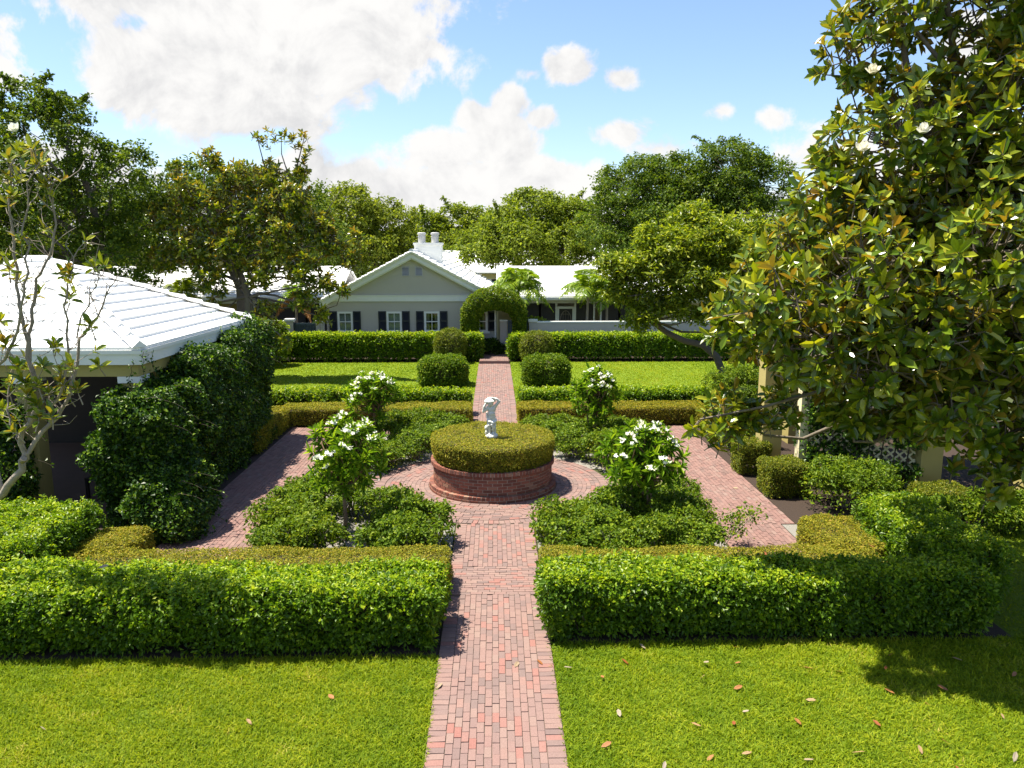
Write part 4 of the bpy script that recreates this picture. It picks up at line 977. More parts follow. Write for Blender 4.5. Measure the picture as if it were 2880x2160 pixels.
    m = M(); m.tube([(.06, Y0 - .07, 0), (.06, Y0 - .07, 2.9)], .05, 8); m.build('downpipe', MT['white'], t)
house()

def wing(label, xa, xb, door=None, posts=(), yw=45.4, name='house', course=14, wallmat='cream', ridge=4.42, ye=44.5, yr=48.6):
    t = thing(name, label, 'house', ((xa + xb) / 2, yw, 0), 'low white roofed wings beside the grey house')
    m = M(); courses(m, (yr, ridge), (ye, 2.85), 0, xa, xb, course, .065, 'x'); courses(m, (yr, ridge), (yr * 2 - ye, 2.85), 0, xa, xb, course, .04, 'x')
    rf = m.build('roof', MT['tile'], t)
    m = M(); m.tube([(xa, yr, ridge + .03), (xb, yr, ridge + .03)], .11, 8); m.build('ridge_cap', MT['tile'], rf)
    m = M(); m.box(xa, xb, ye - .05, ye + .02, 2.70, 2.83); m.box(xa, xb, ye + .021, yw - .06, 2.66, 2.70); m.box(xa, xb, yw - .1, yw + .1, 2.45, 2.655); m.build('fascia', MT['white'], t)
    m = M(); m.box(xa, xb, yw + 1.6, yw + 1.7, 0, 2.66); m.box(xb - .1, xb, yw + .1, 51.6, 0, 2.66); m.box(xa, xa + .1, yw + .1, 51.6, 0, 2.66); m.box(xa, xb, 51.5, 51.6, 0, 2.66); m.build('wall', MT[wallmat], t)
    for (a, b) in posts:
        m = M(); m.box(a + .05, b - .05, yw - .01, yw + .01, 0, 2.449); m.build('screen_panel', MT['screen'], t)
        for q in (a, b):
            m = M(); m.box(q - .05, q + .05, yw - .05, yw + .05, 0, 2.449); m.build('porch_post', MT['white'], t)
    if door:
        a, b = door; e = .11
        m = M(); m.box(a, a + e, yw - .07, yw - .02, 0, 2.25); m.box(b - e, b, yw - .07, yw - .02, 0, 2.25); m.box(a + e, b - e, yw - .069, yw - .021, 2.12, 2.25); m.box(a + e, b - e, yw - .069, yw - .021, 0, .25)
        d = m.build('screen_door', MT['white'], t)
        m = M(); m.box(a + e, b - e, yw - .048, yw - .044, .25, 2.12); m.build('screen', MT['screen'], d)
        m = M(); th = np.linspace(0, 2 * PI, 40); cx = (a + b) / 2
        m.tube(np.stack([cx + .31 * np.cos(th), 0 * th + yw - .055, 1.45 + .55 * np.sin(th)], 1), .018, 5)
        for k in (-1, 0, 1): m.tube([(cx + .15 * k, yw - .052, .92), (cx + .15 * k, yw - .052, 1.98)], .009, 4)
        for k in range(3): m.tube([(cx - .3, yw - .052, 1.1 + .35 * k), (cx + .3, yw - .052, 1.1 + .35 * k)], .009, 4)
        m.build('grille', MT['wood'], d)
    return t
w = wing('low wing with white tile roof and screened porch door, right of the grey gable', .15, 15.5, (3.72, 4.72), ((1.6, 2.7), (2.7, 3.66), (4.78, 5.9), (6.3, 7.4), (7.4, 8.6)), wallmat='cream')
for a in (2.9, 5.3):
    m = M(); m.box(a, a + .55, 46.98, 46.995, .9, 2.2); p = m.build('window', MT['navy'], w)
    m = M()
    for k in range(4): m.box(a + .02 + k * .165, a + .05 + k * .165, 46.95, 46.979, .9, 2.2)
    for k in range(5): m.box(a, a + .55, 46.955, 46.975, .9 + k * .32, .93 + k * .32)
    m.build('muntin', MT['blind'], p)
wing('low wing with white tile roof and dark porch, left of the grey gable', -27.0, -8.9, None, ((-11.6, -11.0), (-11.0, -10.0), (-10.0, -9.5), (-14, -13), (-13, -11.6)), wallmat='yellow')

# garden walls and gates
def gwall(label, x0, x1, h, y, pier=None, th=.2):
    t = thing('garden_wall', label, 'garden wall', ((x0 + x1) / 2, y, 0), 'grey garden walls in front of the house wings')
    m = M(); m.box(x0, x1, y - th / 2, y + th / 2, 0, h); m.build('wall', MT['stucco'], t)
    m = M(); m.box(x0 - .02, x1 + .02, y - th / 2 - .03, y + th / 2 + .03, h + .001, h + .07); m.build('coping', MT['white'], t)
    if pier is not None:
        for p in pier:
            m = M(); m.box(p - .2, p + .2, y - .2, y + .2, 0, h + .06); q = m.build('pier', MT['stucco'], t)
            m = M(); m.box(p - .24, p + .24, y - .24, y + .24, h + .061, h + .17); m.build('pier_cap', MT['white'], q)
def ggate(label, x0, x1, h, y):
    t = thing('garden_gate', label, 'gate', ((x0 + x1) / 2, y, 0), 'blue grey gates in the garden wall')
    m = M(); n = 8
    for k in range(n): m.box(x0 + (x1 - x0) * k / n + .004, x0 + (x1 - x0) * (k + 1) / n - .004, y - .02, y + .02, .05, h)
    m.build('panel', MT['tealdoor'], t)
    for z in (.2, h * .55, h - .14):
        m = M(); m.box(x0 + .01, x1 - .01, y - .045, y - .021, z, z + .1); m.build('rail', MT['tealdoor'], t)
    m = M(); m.ell((x0 + .1, y - .06, 1.0), (.03, .03, .03), 10, 6); m.build('handle', MT['metal'], t)
gwall('long low grey garden wall with pale coping right of the gate', 1.80, 15.5, 1.77, 40.2, pier=(2.02,))
gwall('short piece of grey wall between the house corner and the right gate', .30, .68, 1.84, 40.3)
gwall('low grey garden wall left of the grey house, behind the magnolia', -15, -10.42, 1.83, 40.2, pier=(-10.62,))
gwall('narrow grey wall pier between the left gate and the house', -9.26, -8.84, 1.83, 40.2)
ggate('blue grey board gate under the leafy arch', .70, 1.78, 1.9, 40.25)
ggate('blue grey board gate left of the grey house', -10.40, -9.28, 1.78, 40.2)
# houses further back
def backhouse(label, x0, x1, y0, y1, h, rz, mat, hip=True):
    t = thing('house', label, 'house', ((x0 + x1) / 2, y0, 0), 'houses beyond the trees')
    m = M(); m.box(x0, x1, y0, y1, 0, h); m.build('wall', MT[mat], t)
    m = M(); cy = (y0 + y1) / 2; courses(m, (cy, h + rz), (y0 - .5, h), 0, x0 - .5, x1 + .5, 12, .05, 'x'); courses(m, (cy, h + rz), (y1 + .5, h), 0, x0 - .5, x1 + .5, 12, .05, 'x'); m.build('roof', MT['tile'], t)
    for k in range(max(2, int((x1 - x0) / 3.2))):
        x = x0 + 1.2 + k * 3.1
        m = M(); m.box(x, x + 1.0, y0 - .03, y0 - .001, h - 1.9, h - .6); m.build('window', MT['navy'], t)
    return t
b = backhouse('pale yellow house with a balcony railing behind the left wing', -36, -22, 66, 76, 5.6, 1.5, 'yellow')
m = M()
for k in range(30): m.box(-31 + k * .2, -30.96 + k * .2, 65.3, 65.34, 4.3, 5.2)
m.box(-31.1, -25, 65.28, 65.36, 5.2, 5.28); m.box(-31.1, -25, 65.2, 65.99, 4.1, 4.25); m.build('balcony', MT['wood'], b)
backhouse('cream house with white roof beyond the right wing', 6.5, 15.0, 64, 73, 4.2, 1.9, 'cream')
backhouse('cream house with white gable roof behind the chimney', -4.5, 4.8, 70, 79, 3.6, 2.0, 'cream')
# ================================================================== TREES
BT = 'trees behind the houses'
tree('oak_tree', 'tall dark oak with arching top shoots behind the left pavilion', (-16.5, 33.5), (-16.3, 33.5, 3.6),
     [(-18.0, 33, 9.6, 2.2), (-20.8, 33, 8.6, 2.4), (-16.0, 33.2, 8.2, 2.0), (-14.8, 34, 6.6, 1.7), (-18.6, 32.5, 6.2, 2.4), (-22, 33.5, 6, 2.4), (-16, 32.8, 5.2, 1.6), (-24.5, 34, 7.5, 2.6), (-18.7, 33, 11.4, 1.0), (-17.2, 33, 10.7, 1.0), (-20.3, 33, 10.6, 1.1), (-15.0, 33, 9.0, .9)], .30, 560, 65, .5, .17, .095, 'darkoak', group=BT, sprays=16)
tree('oak_tree', 'leafy oak filling the gap between the dark oak and the magnolia', (-14.0, 43), (-14, 43, 3.4),
     [(-16.5, 44, 8.6, 2.1), (-13.8, 44, 8.4, 2.1), (-12, 43.5, 6.8, 2.0), (-17.5, 43, 6.2, 2.2), (-14.5, 42.5, 5.6, 2.0), (-11.0, 44, 8.2, 1.8), (-9.5, 44.5, 6.0, 1.5), (-19.5, 44, 7.5, 2.2), (-20.5, 44, 4.8, 2.0)], .28, 520, 60, .55, .20, .11, 'darkoak', group=BT)
tree('pale_green_tree', 'light green feathery tree behind the left end of the grey roof', (-9.0, 62), (-9, 62, 4.0),
     [(-11.2, 61, 8.3, 2.6), (-8.3, 62, 7.4, 2.4), (-7.0, 61.5, 5.6, 2.0), (-12.5, 61, 6, 2.4), (-9.5, 60, 5.4, 2.2), (-14.5, 63, 7.6, 2.5), (-16, 62, 5.0, 2.4)], .26, 620, 60, .7, .25, .13, 'pale', group=BT, sprays=6)
tree('pale_green_tree', 'farthest low tree in the gap straight behind the chimney', (-4.5, 78), (-4.5, 78, 4),
     [(-6.8, 78, 7.3, 2.4), (-3.8, 79, 7.8, 2.6), (-1.0, 79, 7.8, 2.4), (-8.5, 77, 6.0, 2.4), (-5, 76.5, 5.2, 2.4), (-2, 76.5, 5.2, 2.4), (1.5, 79, 7.6, 2.4)], .26, 560, 55, .8, .30, .16, 'pale', group=BT, sprays=6)
tree('pale_green_tree', 'light green rounded tree with dark limbs just right of the chimney', (4.3, 57), (4.3, 57, 4.2),
     [(3.0, 58, 7.9, 2.5), (5.4, 58, 7.5, 2.3), (.6, 57, 6.4, 2.1), (-.9, 56, 5.6, 1.6), (2.2, 55.5, 5.9, 2.0), (5.0, 56, 5.7, 2.1), (7.2, 57, 6.4, 1.9)], .30, 760, 62, .62, .22, .125, 'pale', group=BT, sprays=5)
tree('oak_tree', 'big dense dark green oak, left crown of the pair on the right skyline', (10.8, 52), (10.6, 52, 4.2),
     [(9.4, 51, 9.0, 2.9), (12.0, 52, 9.2, 2.9), (7.9, 51, 7.2, 2.2), (10.4, 49.5, 6.6, 2.6), (13.0, 50, 6.6, 2.5), (8.6, 50, 5.6, 1.8)], .36, 760, 66, .6, .20, .11, 'oak', group=BT)
tree('oak_tree', 'tall airy oak, right crown of the pair on the right skyline', (15.4, 51), (15.4, 51, 4.6),
     [(15.0, 50, 10.4, 2.5), (17.0, 50.5, 9.6, 2.3), (13.6, 50, 8.8, 2.0), (15.6, 49, 7.2, 2.5), (18.5, 50, 7.0, 2.5)], .34, 560, 60, .55, .19, .10, 'oak', group=BT, sprays=3)
tree('oak_tree', 'dark oak beyond the pergola, mostly behind the big magnolia', (19.5, 40), (19.5, 40, 3.6),
     [(17.5, 40, 5.4, 2.2), (20.0, 40, 6.2, 2.5), (16.2, 39, 3.6, 1.9), (22, 40, 5.5, 2.6), (18.8, 39, 3.2, 2.2), (24, 40, 7, 2.5)], .30, 300, 60, .55, .19, .10, 'oak', group=BT)
tree('pale_green_tree', 'light tree on the far left edge behind the dark oak', (-27, 52), (-27, 52, 4),
     [(-28, 52, 8, 2.8), (-25, 52, 7.5, 2.6), (-31, 52, 7.0, 3.0), (-26, 51, 5, 2.6), (-30, 51, 4.6, 2.8)], .28, 260, 55, .8, .25, .13, 'pale', group=BT)
# treeline closing the horizon
t = M(); P = np.stack([rng.uniform(-170, 170, 42000), rng.uniform(125, 150, 42000), 0 * np.zeros(42000)], 1)
hh = 8.0 + 1.6 * sn(P * [1, 0, 0], .35, 2) + .8 * sn(P * [1, 0, 0], 1.3, 3)
P[:, 2] = hh * rng.random(42000) ** .5
put_leaves(t, P, unit(rv(42000) + [0, -.6, .5]), .9, .55)
o = t.build('treeline', [MT['oak']], loc=(0, 135, 0)); o['kind'] = 'stuff'; o['label'] = 'distant wood closing the view behind the houses'; o['category'] = 'woodland'

# middle tree on the right lawn with the leaning trunk
tree('glossy_leaved_tree', 'yellow green glossy tree with a leaning forked trunk on the right far lawn', (8.5, 27), (5.55, 27, 3.0),
     [(5.1, 27, 4.75, .85), (6.2, 27, 5.4, 1.0), (7.6, 27.2, 5.7, 1.05), (8.5, 27, 4.9, .95), (6.7, 26.6, 4.4, .85), (5.5, 26.8, 3.85, .6), (4.6, 27, 4.7, .62), (7.9, 26.5, 4.0, .8), (5.6, 27.4, 5.9, .6), (7.2, 28, 6.5, .75), (9.1, 28, 6.1, .9), (4.55, 26.9, 3.9, .42), (5.0, 26.7, 3.3, .4), (6.3, 26.4, 3.5, .45), (8.7, 26.6, 3.6, .7), (9.4, 27, 4.6, .8), (4.0, 27, 4.9, .5), (6.6, 27.6, 6.3, .45), (9.8, 26.8, 3.4, .8), (10.4, 27, 5.4, .9), (8.2, 26.5, 3.0, .45), (4.2, 26.8, 4.1, .35), (5.4, 26.6, 3.0, .4), (4.85, 26.8, 3.0, .3), (7.2, 26.4, 3.2, .4)], .13, 860, 46, .34, .17, .07, 'mid', up=.6, shell=(.3, 1.02), twigs=.5,
     trunk_pts=[(8.55, 27, -.05), (8.4, 27, .6), (8.15, 27, 1.2), (7.9, 27, 1.75), (7.4, 27, 2.15), (6.75, 27, 2.3), (6.1, 27, 2.6), (5.55, 27, 3.0)])

# ---- magnolias: whorls of big leaves at the shoot tips
def magnolia(label, base, fork, blobs, tr, nros, leafn, L, W, extra=(), flowers=(), bark='bark', trunk_pts=None, twl=.4, inner=.5, up=.35, sprays=(), fsize=.13):
    t = thing('magnolia_tree', label, 'magnolia', (base[0], base[1], 0), 'magnolia trees')
    m = M(); s = M(); B = np.array(blobs, float)
    if trunk_pts: s.tube(trunk_pts, np.linspace(tr * 1.2, tr * .6, len(trunk_pts)), 10)
    else: s.tube([(base[0], base[1], -.1), (base[0] * .5 + fork[0] * .5 + .05, base[1] * .5 + fork[1] * .5, fork[2] * .5), fork], [tr * 1.25, tr, tr * .8], 10)
    f0 = np.array(fork, float); hi = B[np.argmax(np.where(B[:, 2] < 9, B[:, 2], 0)), :3]; limb(s, f0, hi, tr * .7, tr * .15, .05, 9, 8)
    for b in B:
        q = f0 + (hi - f0) * np.clip((b[2] - f0[2]) / max(hi[2] - f0[2], .1) * .6 - .08, 0, .8)
        limb(s, q, b[:3], tr * .30, tr * .08, .12, 7, 7)
    w = B[:, 3] ** 2.2; w /= w.sum(); ib = rng.choice(len(B), nros, p=w)
    for i in ib:
        d = unit(rv(1) + np.array([0, -.15, .12]))[0]; rr = B[i, 3] * (inner + (1.03 - inner) * rng.random() ** .55)
        c = B[i, :3] + d * rr * np.array([1, 1, .95])
        dd = unit((d * .65 + np.array([-.1, -.15, up]) + rv(1, .3)[0])[None])[0]
        n = int(leafn * rng.uniform(.7, 1.25))
        rosette(m, s, c, dd, n, L * rng.uniform(.8, 1.12), W, 0, twl * rng.uniform(.6, 1.2), tr * .03 + .002, spread=(.45, 1.55))
        if rng.random() < .3: limb(s, B[i, :3] + d * rr * .35, c - dd * twl * .5, tr * .07, tr * .035, .12, 5, 5)
    for path, r0, r1 in sprays:
        s.tube(path, np.linspace(r0, r1, len(path)), 7)
    for e in extra:
        d = unit(np.array([rng.normal() * .3, -.3 + rng.normal() * .3, .8])[None])[0]
        rosette(m, s, e, d, int(leafn * rng.uniform(.7, 1.2)), L * rng.uniform(.85, 1.1), W, 0, twl * .5, .006)
    m.build('crown', [MT['mag']], t); s.build('trunk', MT[bark], t, smooth=True)
    for f in flowers: blossom_mesh(f, fsize).build('blossom', [MT['petal']], t)
    return t
BM = [(6.31, 10.6, 4.93, 1.75), (4.89, 10.4, 5.31, 1.2), (4.16, 10.6, 5.05, 0.85), (3.68, 10.9, 4.5, 0.68), (5.35, 10.3, 6.68, 1.05), (6.4, 10.1, 7.1, 1.05), (4.75, 10.6, 8.05, 0.55), (5.25, 10.4, 8.5, 0.6), (6.41, 10.3, 8.4, 0.7),
      (5.22, 10.2, 3.9, .95), (4.30, 10.5, 3.85, 0.62), (3.42, 10.9, 3.15, 0.36), (5.85, 9.8, 3.45, 0.6), (6.54, 9.5, 4.39, 1.1), (4.45, 10.4, 6.25, 0.5), (6.28, 10, 5.96, 1.1), (8.0, 10.5, 5.5, 1.7), (8.0, 10.3, 7.6, 1.5),
      (6.8, 12.3, 4.2, 1.1), (7.8, 13, 4.6, 1.1), (7.2, 12, 5.8, 1.0), (6.6, 9.5, 2.5, .3), (4.9, 10.2, 3.1, .36), (6.35, 9.6, 3.1, .42), (6.9, 9.4, 2.85, .4), (7.4, 9.3, 3.1, .8), (5.0, 10.2, 3.3, .45), (4.2, 10.6, 3.3, .35), (3.0, 10.9, 3.0, .22),
      (3.95, 9.4, 4.3, .55), (3.5, 9.4, 4.85, .48), (4.6, 9.2, 4.1, .55), (5.2, 9.0, 4.5, .6), (4.5, 9.2, 5.2, .6), (5.6, 8.8, 5.3, .7), (5.5, 8.9, 3.5, .42), (6.5, 10.2, 9.8, 1.2), (5.4, 10.4, 9.9, .8)]
magnolia('very large glossy magnolia with rust backed leaves filling the right side', (9.3, 11.6), (8.6, 11.1, 3.6), BM, .17, 3700, 9, .195, .082, extra=[(6.0, 9.6, 2.6), (6.6, 9.4, 2.9), (5.4, 9.9, 3.1), (6.35, 9.3, 2.55), (7.1, 9.6, 2.7), (7.0, 9.3, 3.2), *[tuple(np.array((3.5, 10.75, 3.05)) + rv(1, .2)[0] * [1.6, 1, 1]) for _ in range(26)], *[tuple(np.array((6.9, 9.6, 2.75)) + rv(1, .2)[0] * [1.5, 1, 1]) for _ in range(16)], (3.3, 10.9, 2.95), (3.55, 10.8, 2.9), (3.75, 10.7, 3.2), (4.0, 10.6, 3.3)],
         inner=.62, flowers=[(4.42, 9.45, 6.59), (5.05, 9.3, 6.78), (4.68, 9.9, 7.57), (4.46, 9.75, 3.85)])
MMb = [(-11.9, 31, 7.7, .8), (-10.9, 31, 7.0, .9), (-9.9, 31, 8.1, .85), (-8.7, 31.4, 8.3, .7), (-9.3, 30.8, 6.9, .95), (-7.9, 31, 7.3, .85), (-7.0, 31, 6.4, .75), (-6.3, 30.8, 5.7, .6), (-8.3, 30.5, 5.9, .95), (-10.2, 30.5, 5.6, .9), (-11.7, 30.6, 5.6, .85), (-12.7, 31, 6.7, .8), (-12.9, 31, 5.2, .7), (-5.6, 30.5, 5.1, .42), (-5.4, 30.4, 6.0, .3), (-7.4, 30, 4.8, .75), (-9.0, 30.2, 4.6, .7), (-11.0, 30.3, 4.3, .7), (-11.0, 31, 8.9, .5), (-12.3, 31, 8.6, .35), (-6.6, 30, 4.2, .45), (-5.9, 30, 3.9, .3), (-8.8, 29.8, 3.2, .45), (-10.9, 30, 3.2, .45), (-7.6, 31.4, 8.4, .35), (-7.3, 29.8, 3.6, .5), (-6.6, 29.6, 3.0, .4), (-8.9, 29.6, 2.6, .5), (-8.2, 29.6, 2.0, .4), (-11.6, 30, 3.3, .5)]
fw = lambda p: (p[0] * 1.083, p[1] + 2.6, 5.4 + (p[2] - 5.4) * 1.083)
MMb = [(*fw(b), b[3] * 1.08) for b in MMb]
magnolia('medium magnolia with a dark upright trunk between the pavilion and the grey house', (-10.65, 33.2), (-10.5, 33.3, 3.5), MMb, .2, 2100, 8, .23, .10, twl=.4, inner=.35,
         extra=[tuple(np.array(fw(p)) + rv(1, .16)[0] * k) for k in (0, 1, 1, 1) for p in [(-9.2, 31.3, 9.9), (-9.0, 31.4, 9.6), (-8.6, 31.5, 9.7), (-7.4, 31.5, 9.9), (-7.6, 31.5, 9.5), (-7.2, 31.4, 9.3), (-7.5, 31.4, 8.9), (-8.3, 31.5, 9.9), (-7.9, 31.4, 9.7), (-5.4, 30.5, 5.3), (-5.2, 30.5, 5.6)]],
         sprays=[([fw(p) for p in q], r0, r1) for q, r0, r1 in [([(-8.6, 31.3, 7.6), (-9.0, 31.4, 8.8), (-9.2, 31.3, 9.85)], .04, .015), ([(-8.2, 31.3, 7.8), (-7.7, 31.4, 8.8), (-7.4, 31.5, 9.85)], .05, .015), ([(-8.0, 31.3, 8.2), (-8.3, 31.4, 9.2), (-8.3, 31.5, 9.85)], .03, .012), ([(-7.0, 31, 6.3), (-6.4, 31, 7.2), (-5.9, 31, 7.9)], .03, .008)]])
br = [[(-7.5, 10.3, -.05), (-7.42, 10.3, 1.0), (-7.21, 10.3, 1.72), (-6.74, 10.24, 2.16), (-6.42, 10.2, 2.52), (-6.35, 10.2, 2.66)],
 [(-6.41, 10.3, 2.60), (-6.44, 10.3, 2.88), (-6.18, 10.3, 3.3), (-6.12, 10.3, 3.56), (-6.19, 10.3, 4.03), (-6.22, 10.3, 4.55), (-6.25, 10.3, 4.99), (-6.23, 10.3, 5.55), (-6.23, 10.3, 6.08), (-6.08, 10.3, 6.65)],
 [(-6.41, 10.3, 2.60), (-6.36, 10.3, 2.72), (-6.07, 10.43, 3.1), (-5.87, 10.49, 3.39), (-5.74, 10.55, 3.77), (-5.65, 10.55, 4.23), (-5.45, 10.55, 4.42), (-5.21, 10.55, 4.84), (-5.06, 10.55, 5.09)],
 [(-6.07, 10.43, 3.1), (-5.95, 10.27, 3.35), (-5.73, 10.24, 3.67), (-5.62, 10.21, 4.35), (-5.57, 10.18, 4.88), (-5.39, 10.18, 5.35), (-5.25, 10.18, 5.55)],
 [(-6.12, 10.3, 3.56), (-6.22, 10.33, 4.13), (-6.12, 10.36, 4.64), (-6.04, 10.39, 5.05), (-5.86, 10.43, 5.35), (-5.74, 10.43, 5.79), (-5.77, 10.43, 6.14), (-5.62, 10.43, 6.38)],
 [(-6.72, 10.25, 2.2), (-6.9, 10.3, 3.0), (-6.86, 10.3, 3.66), (-6.55, 10.24, 3.94), (-6.36, 10.18, 4.15), (-6.18, 10.11, 4.4), (-6.01, 10.05, 4.84), (-5.93, 10.05, 5.31), (-5.94, 10.05, 5.77), (-5.83, 10.05, 6.23), (-5.66, 10.05, 6.51)],
 [(-5.65, 10.5, 4.26), (-5.39, 10.3, 4.71), (-5.24, 10.3, 4.95), (-5.16, 10.3, 5.22)],
 [(-6.44, 10.3, 2.88), (-6.58, 10.36, 3.2), (-6.63, 10.43, 3.45), (-6.53, 10.49, 3.82), (-6.65, 10.55, 4.19)],
 [(-6.86, 10.3, 3.66), (-6.9, 10.3, 4.4), (-6.7, 10.2, 5.2), (-6.55, 10.2, 6.0), (-6.4, 10.2, 6.8)]]
rads = [(.075, .055), (.048, .012), (.045, .008), (.03, .007), (.034, .008), (.035, .008), (.014, .006), (.02, .006), (.022, .008)]
ros = [(-6.05, 10.2, 6.3), (-5.8, 10.2, 6.5), (-6.3, 10.1, 6.5), (-6.0, 10.1, 3.7), (-5.75, 10.2, 3.7), (-6.25, 10.2, 3.75), (-5.6, 10.3, 3.6), (-6.5, 10.3, 3.7), (-6.1, 10.2, 3.4), (-5.8, 10.0, 3.3), (-5.35, 10.4, 3.9), (-6.6, 10.2, 5.2), (-5.87, 10.3, 6.71), (-5.89, 10.52, 6.62), (-6.0, 10.0, 6.56), (-6.13, 10.47, 6.67), (-5.78, 10.37, 6.26), (-6.04, 10.04, 6.11), (-6.39, 10.58, 5.06), (-6.26, 10.19, 5.19), (-5.49, 10.17, 5.13), (-5.4, 10.59, 5.22), (-4.98, 10.05, 5.25), (-5.65, 10.35, 5.13), (-6.34, 10.49, 3.88), (-5.84, 10.0, 3.95), (-5.92, 10.51, 3.81), (-6.36, 10.32, 3.91), (-5.52, 10.07, 3.94), (-6.69, 10.6, 3.54), (-6.17, 10.14, 3.56), (-5.91, 10.22, 3.55), (-5.92, 10.57, 3.48), (-5.98, 10.02, 3.27), (-6.55, 10.4, 3.13), (-5.67, 10.45, 4.82), (-5.2, 10.01, 4.49), (-5.81, 10.27, 4.19), (-6.37, 10.1, 4.24), (-6.71, 10.6, 4.5), (-6.38, 10.1, 3.07), (-6.2, 10.27, 3.66), (-6.78, 10.55, 3.29), (-6.4, 10.2, 6.85), (-6.2, 10.25, 6.35), (-6.55, 10.2, 6.3), (-5.7, 10.1, 6.5)]
t = thing('magnolia_tree', 'half bare magnolia with thin pale branches at the near left edge', 'magnolia', (-7.5, 10.3, 0), 'magnolia trees')
m = M(); s = M()
for p, (a, b) in zip(br, rads):
    p = np.array(p); k = np.linspace(0, len(p) - 1, (len(p) - 1) * 3 + 1); q = np.stack([np.interp(k, np.arange(len(p)), p[:, c]) for c in range(3)], 1)
    q[1:-1] += rv(len(q) - 2, .016); s.tube(q, np.linspace(a * .82, b * .8, len(q)), 7)
    for i in range(3, len(q) - 1):      # bare twigs
        for z in range(1 if a > .06 else 2):
            if a > .06 or rng.random() < .35: continue
            d = unit(np.array([rng.normal() * .7, rng.normal() * .5, .9])[None])[0]; e = q[i] + d * rng.uniform(.15, .55)
            f = limb(s, q[i], e, .0065, .003, .14, 5, 4)
            if rng.random() < .5: limb(s, f[3], f[3] + unit(rv(1) + [0, 0, .7])[0] * .16, .004, .002, .1, 3, 4)
            if rng.random() < .13: rosette(m, None, e, d, 4, .13, .055)
for e in ros: rosette(m, s, e, (rng.normal() * .3, -.3 + .3 * rng.normal(), .8), int(rng.integers(8, 13)), .16 * rng.uniform(.85, 1.1), .066, 0, .22, .006)
m.build('crown', [MT['mag']], t); s.build('trunk', MT['palebark'], t, smooth=True)
blossom_mesh((-6.02, 10.25, 6.9), .12).build('blossom', [MT['petal']], t)

# ---- palms
def palm(label, x, y, h, fl, nf, dead=0, mat='palm', z0=0., lean=0.):
    t = thing('palm_tree', label, 'palm', (x, y, 0), 'small palms by the house wings')
    m = M(); k = np.linspace(0, 1, 7); m.tube(np.stack([x + lean * k ** 2, y + 0 * k, h * k], 1), .09 - .03 * k, 9); m.build('trunk', MT['palebark'], t, smooth=True)
    top = np.array([x + lean, y, h])
    for i in range(nf + dead):
        dry = i >= nf
        a = 2.4 * i + rng.random() * .4; e = .15 + 1.35 * ((i * 7) % nf) / nf if not dry else -.1
        u = np.linspace(0, 1, 12); e = e * .95; R_ = np.array([math.cos(a), math.sin(a), 0])
        ln = fl * rng.uniform(.85, 1.1); Q = top + R_ * (ln * u * math.cos(e))[:, None] + np.array([0, 0, 1]) * (ln * (u * math.sin(e) - (.85 - .3 * e) * u ** 2.3))[:, None]
        f = M(); f.tube(Q, np.linspace(.02, .004, 12), 5, .4)
        w = np.repeat(np.linspace(.10, 1, 40), 2); P = np.stack([np.interp(w, u, Q[:, c]) for c in range(3)], 1)
        tg = unit(np.stack([np.interp(w, u, np.gradient(Q[:, c])) for c in range(3)], 1)); sd = np.where(np.arange(80) % 2 == 0, 1, -1)[:, None]
        side = unit(np.cross(tg, [0, 0, 1.])) * sd; T = unit(side + tg * .55 + np.array([0, 0, -.25]) + rv(80, .07)); N = unit(np.cross(T, tg) * sd + rv(80, .1))
        f.leaves(P, N, T, fl * .40 * np.sin(np.clip(w * 1.05, 0, 1) * PI * .85 + .35), .062, rng.random(80), 'r', curl=.25, fold=.1)
        o = f.build('frond', [MT['rust' if dry else mat]], t)
        if dry: o['label'] = 'dry orange hanging frond'
palm('short palm with arching yellow green fronds right above the leafy arch', 1.3, 41.0, 3.55, 1.95, 26)
palm('taller palm with drooping fronds in front of the right wing porch', 5.2, 43.2, 3.35, 1.95, 22, lean=.1)
palm('second stem of palm fronds beside the porch post, partly behind the leaning tree', 6.4, 43.6, 3.1, 1.8, 16)
palm('small palm with dry orange fronds by the left gate', -10.55, 41.3, 3.1, 1.3, 9, 2)
palm('feathery palm in front of the left wing roof', -16.2, 40.5, 3.3, 1.5, 12, mat='pale')
for x, y, h, rad, lab in ((-13.0, 36.0, 2.6, 1.3, 'dark leafy shrub behind the pavilion roof with a few red blooms'), (-10.9, 36.8, 2.3, 1.1, 'leafy shrub at the foot of the medium magnolia'), (-15.4, 36.8, 3.0, 1.3, 'tall shrub behind the pavilion below the dark oak')):
    q = shrub_mesh('bush', rad, h, 6000, .15, .07, 'mid', (x, y, 0), lab, 'bush', 'shrubs behind the pavilion', lumps=14)
    if 'red' in lab:
        for k in range(3): cluster_mesh((x + .4 * k - .2, y - .9, h * .8 + .1 * k), .08, 4).build('blossom', [MT['pink']], q)

